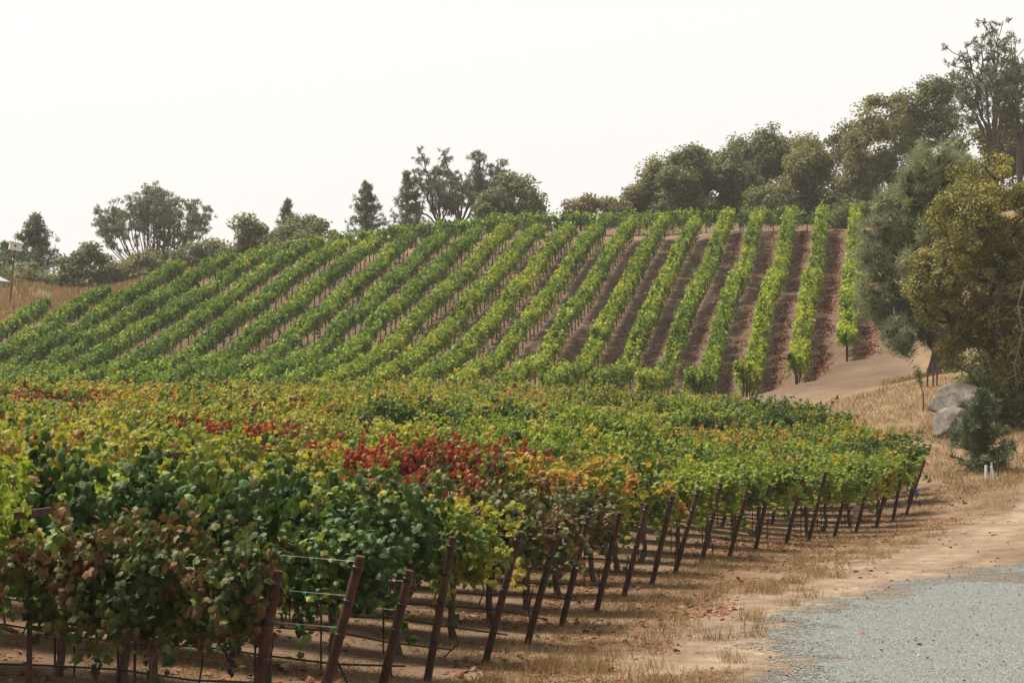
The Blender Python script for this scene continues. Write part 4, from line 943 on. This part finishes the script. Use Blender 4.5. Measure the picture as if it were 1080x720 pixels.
# ------------------------------------------------------------------ ground litter (uncountable)
r = np.random.default_rng(77)
def rnd_front(n, lo, hi, y0=15, y1=70):
    """points beside the block's end-post line: offset lo..hi metres to the right of it"""
    y = y0 + (y1 - y0) * r.random(n) ** 1.3; return np.c_[edge_x(y) + r.uniform(lo, hi, n), y]
P = np.concatenate([rnd_front(9000, -1.5, 2.2), rnd_front(9000, -9, 0, 15, 60), rnd_front(700, 1, 6, 20, 60)])
dens = fbm(P, 1.4, 40); P = P[(dens + r.normal(0, .12, len(P))) > .52]; P = P[~inpoly(P, GRAV) | (r.random(len(P)) < .06)]
z = ground(P[:, 0], P[:, 1]); n = len(P)
V, F = scatter(VLV, VLF, np.c_[P, z + .012 + .02 * r.random(n)], np.c_[r.normal(0, .35, (n, 2)), np.ones(n)], r.normal(0, 1, (n, 3)), r.uniform(.05, .10, n))
tag(mobj('fallen_leaves', np_mesh('fallen_leaves', V, F, M_dead, {'rnd': np.repeat(r.random(n), len(VLV))})), kind='stuff')
# dead leaves lying in the alleys of the right hill rows
P = []
for k in range(0, 8):
    m_ = {0: 6000, 1: 7000, 2: 6500, 3: 4200, 4: 3000, 5: 2000, 6: 1300, 7: 1000}[k]; yy = r.uniform({0: 114, 1: 110}.get(k, 106), 163, m_); u = hill_u(k) + (r.normal(1.15, .28, m_) if k else r.normal(1.2, .3, m_))
    P.append(np.c_[u + TANH * yy, yy])
P = np.concatenate(P); P = P[(fbm(P, 2.0, 50) + r.normal(0, .1, len(P))) > .45]; n = len(P)
V, F = scatter(QLV, QLF, np.c_[P, ground(P[:, 0], P[:, 1]) + .03], np.c_[r.normal(0, .4, (n, 2)), np.ones(n)], r.normal(0, 1, (n, 3)), r.uniform(.10, .20, n))
M_deadr = leaf_mat('dead_cover', [(0, (0.138, 0.0517, 0.0368)), (0.6, (0.2185, 0.0828, 0.0575)), (1, (0.322, 0.1495, 0.0978))], .1, .8, .1)
tag(mobj('dead_leaf_litter', np_mesh('dead_leaf_litter', V, F, M_deadr, {'rnd': np.repeat(r.random(n), 4)})), kind='stuff')
# dry grass: short straw along the headland, taller on the bank
def straw_field(P, hmin, hmax, wid, name, lean=.6, mat=M_straw):
    n = len(P); z = ground(P[:, 0], P[:, 1]); T = np.c_[r.normal(0, lean, (n, 2)), np.ones(n)]
    N = np.c_[r.normal(0, 1, (n, 2)), r.normal(0, .3, n)]; S = r.uniform(hmin, hmax, n)
    V, F = scatter(NLV, NLF, np.c_[P, z - .01], N, T, np.c_[np.full(n, wid) * r.uniform(.7, 1.3, n), S, S])
    return tag(mobj(name, np_mesh(name, V, F, mat, {'rnd': np.repeat(np.clip(r.beta(2, 2, n) + .15 * (fbm(P, 1.5, 66) - .5), 0, 1), 4)})), kind='stuff')
P = np.concatenate([rnd_front(230000, -3.5, 3.4, 15, 64), rnd_front(60000, -12, -3, 14, 40)])
P = P[(fbm(P, .9, 60) + .3 * (fbm(P, .25, 61) - .5) + r.normal(0, .07, len(P))) > .52]; P = P[~inpoly(P, GRAV)]
P = P[segdist(P, TRACK) > .7 + .5 * r.random(len(P))]
straw_field(P, .03, .11, .007, 'dry_grass', 2.4)
tuf = rnd_front(150, .2, 3.2, 20, 50); own = r.integers(0, len(tuf), 9000); P = tuf[own] + r.normal(0, .11, (9000, 2)); P = P[~inpoly(P, GRAV)]
straw_field(P, .08, .26, .006, 'grass_tufts', .5)
P = np.c_[r.uniform(13, 34, 60000), r.uniform(62, 100, 60000)]; hu_ = P[:, 0] - TANH * P[:, 1]
P = P[(hu_ > 0) | (P[:, 1] < 92)]; P = P[(P[:, 0] > edge_x(np.minimum(P[:, 1], 82)) + 1.5)]; P = P[(segdist(P, TRACK) > 1.6) & ((segdist(P, TRACK2) > 1.5) | (r.random(len(P)) < .3))]; P = P[fbm(P, 2.5, 70) > .36]
straw_field(P, .08, .30, .018, 'bank_grass', .6)
P = np.c_[r.uniform(-52, -22, 42000), r.uniform(140, 190, 42000)]; kk = -(P[:, 0] - TANH * P[:, 1]) / SPH - .75
P = P[(P[:, 1] > np.interp(kk, list(TOPY), list(TOPY.values())) + 1.5) | (kk > 22.7)]; P = P[fbm(P, 4, 71) > .34]
straw_field(P, .25, .7, .06, 'mound_grass', .4)
# loose stones on the gravel
P = np.c_[r.uniform(2, 16, 60000), r.uniform(19, 44, 60000)]; jit = P + r.normal(0, .45, P.shape) * [1, 1.6]
P = P[inpoly(jit, GRAV) & (r.random(len(P)) < np.where(inpoly(P, GRAV), .35, .6))]; n = len(P)
OV = np.array([(1, 0, 0), (-1, 0, 0), (0, 1, 0), (0, -1, 0), (0, 0, .7), (0, 0, -.7)]); OF = np.array([(0, 2, 4), (2, 1, 4), (1, 3, 4), (3, 0, 4), (2, 0, 5), (1, 2, 5), (3, 1, 5), (0, 3, 5)])
V, F = scatter(OV, OF, np.c_[P, ground(P[:, 0], P[:, 1]) + .026], np.c_[r.normal(0, .5, (n, 2)), np.ones(n)], r.normal(0, 1, (n, 3)), np.c_[r.uniform(.005, .012, (n, 3)) * [1, 1, .55] * (1 + 1.3 * (r.random((n, 1)) < .12))])
tm = NT('stone'); c = tm.ramp(tm.attr('rnd'), [(0, (.10, .112, .115)), (.5, (.165, .18, .18)), (1, (.27, .275, .265))]); M_stone = tm.fin(tm.bsdf(c, .85, .2))
tag(mobj('loose_stones', np_mesh('loose_stones', V, F, M_stone, {'rnd': np.repeat(r.random(n), 6)})), kind='stuff')

# ------------------------------------------------------------------ smoke haze
if HAZE_DENSITY > 0:
    t = NT('smoke_haze'); pv = t.n('ShaderNodeVolumePrincipled'); pv.inputs['Color'].default_value = (.96, .96, .96, 1)
    pv.inputs['Density'].default_value = HAZE_DENSITY; pv.inputs['Anisotropy'].default_value = .2
    t.l(pv.outputs[0], t.out.inputs['Volume'])
    m = MB(); z0, z1 = float(gzv.min()) - 1.0, 42.0
    m.box((0, 420, (z0 + z1) / 2), (1300, 1060, z1 - z0)); o = m.build('haze', t.m); tag(o, kind='stuff')
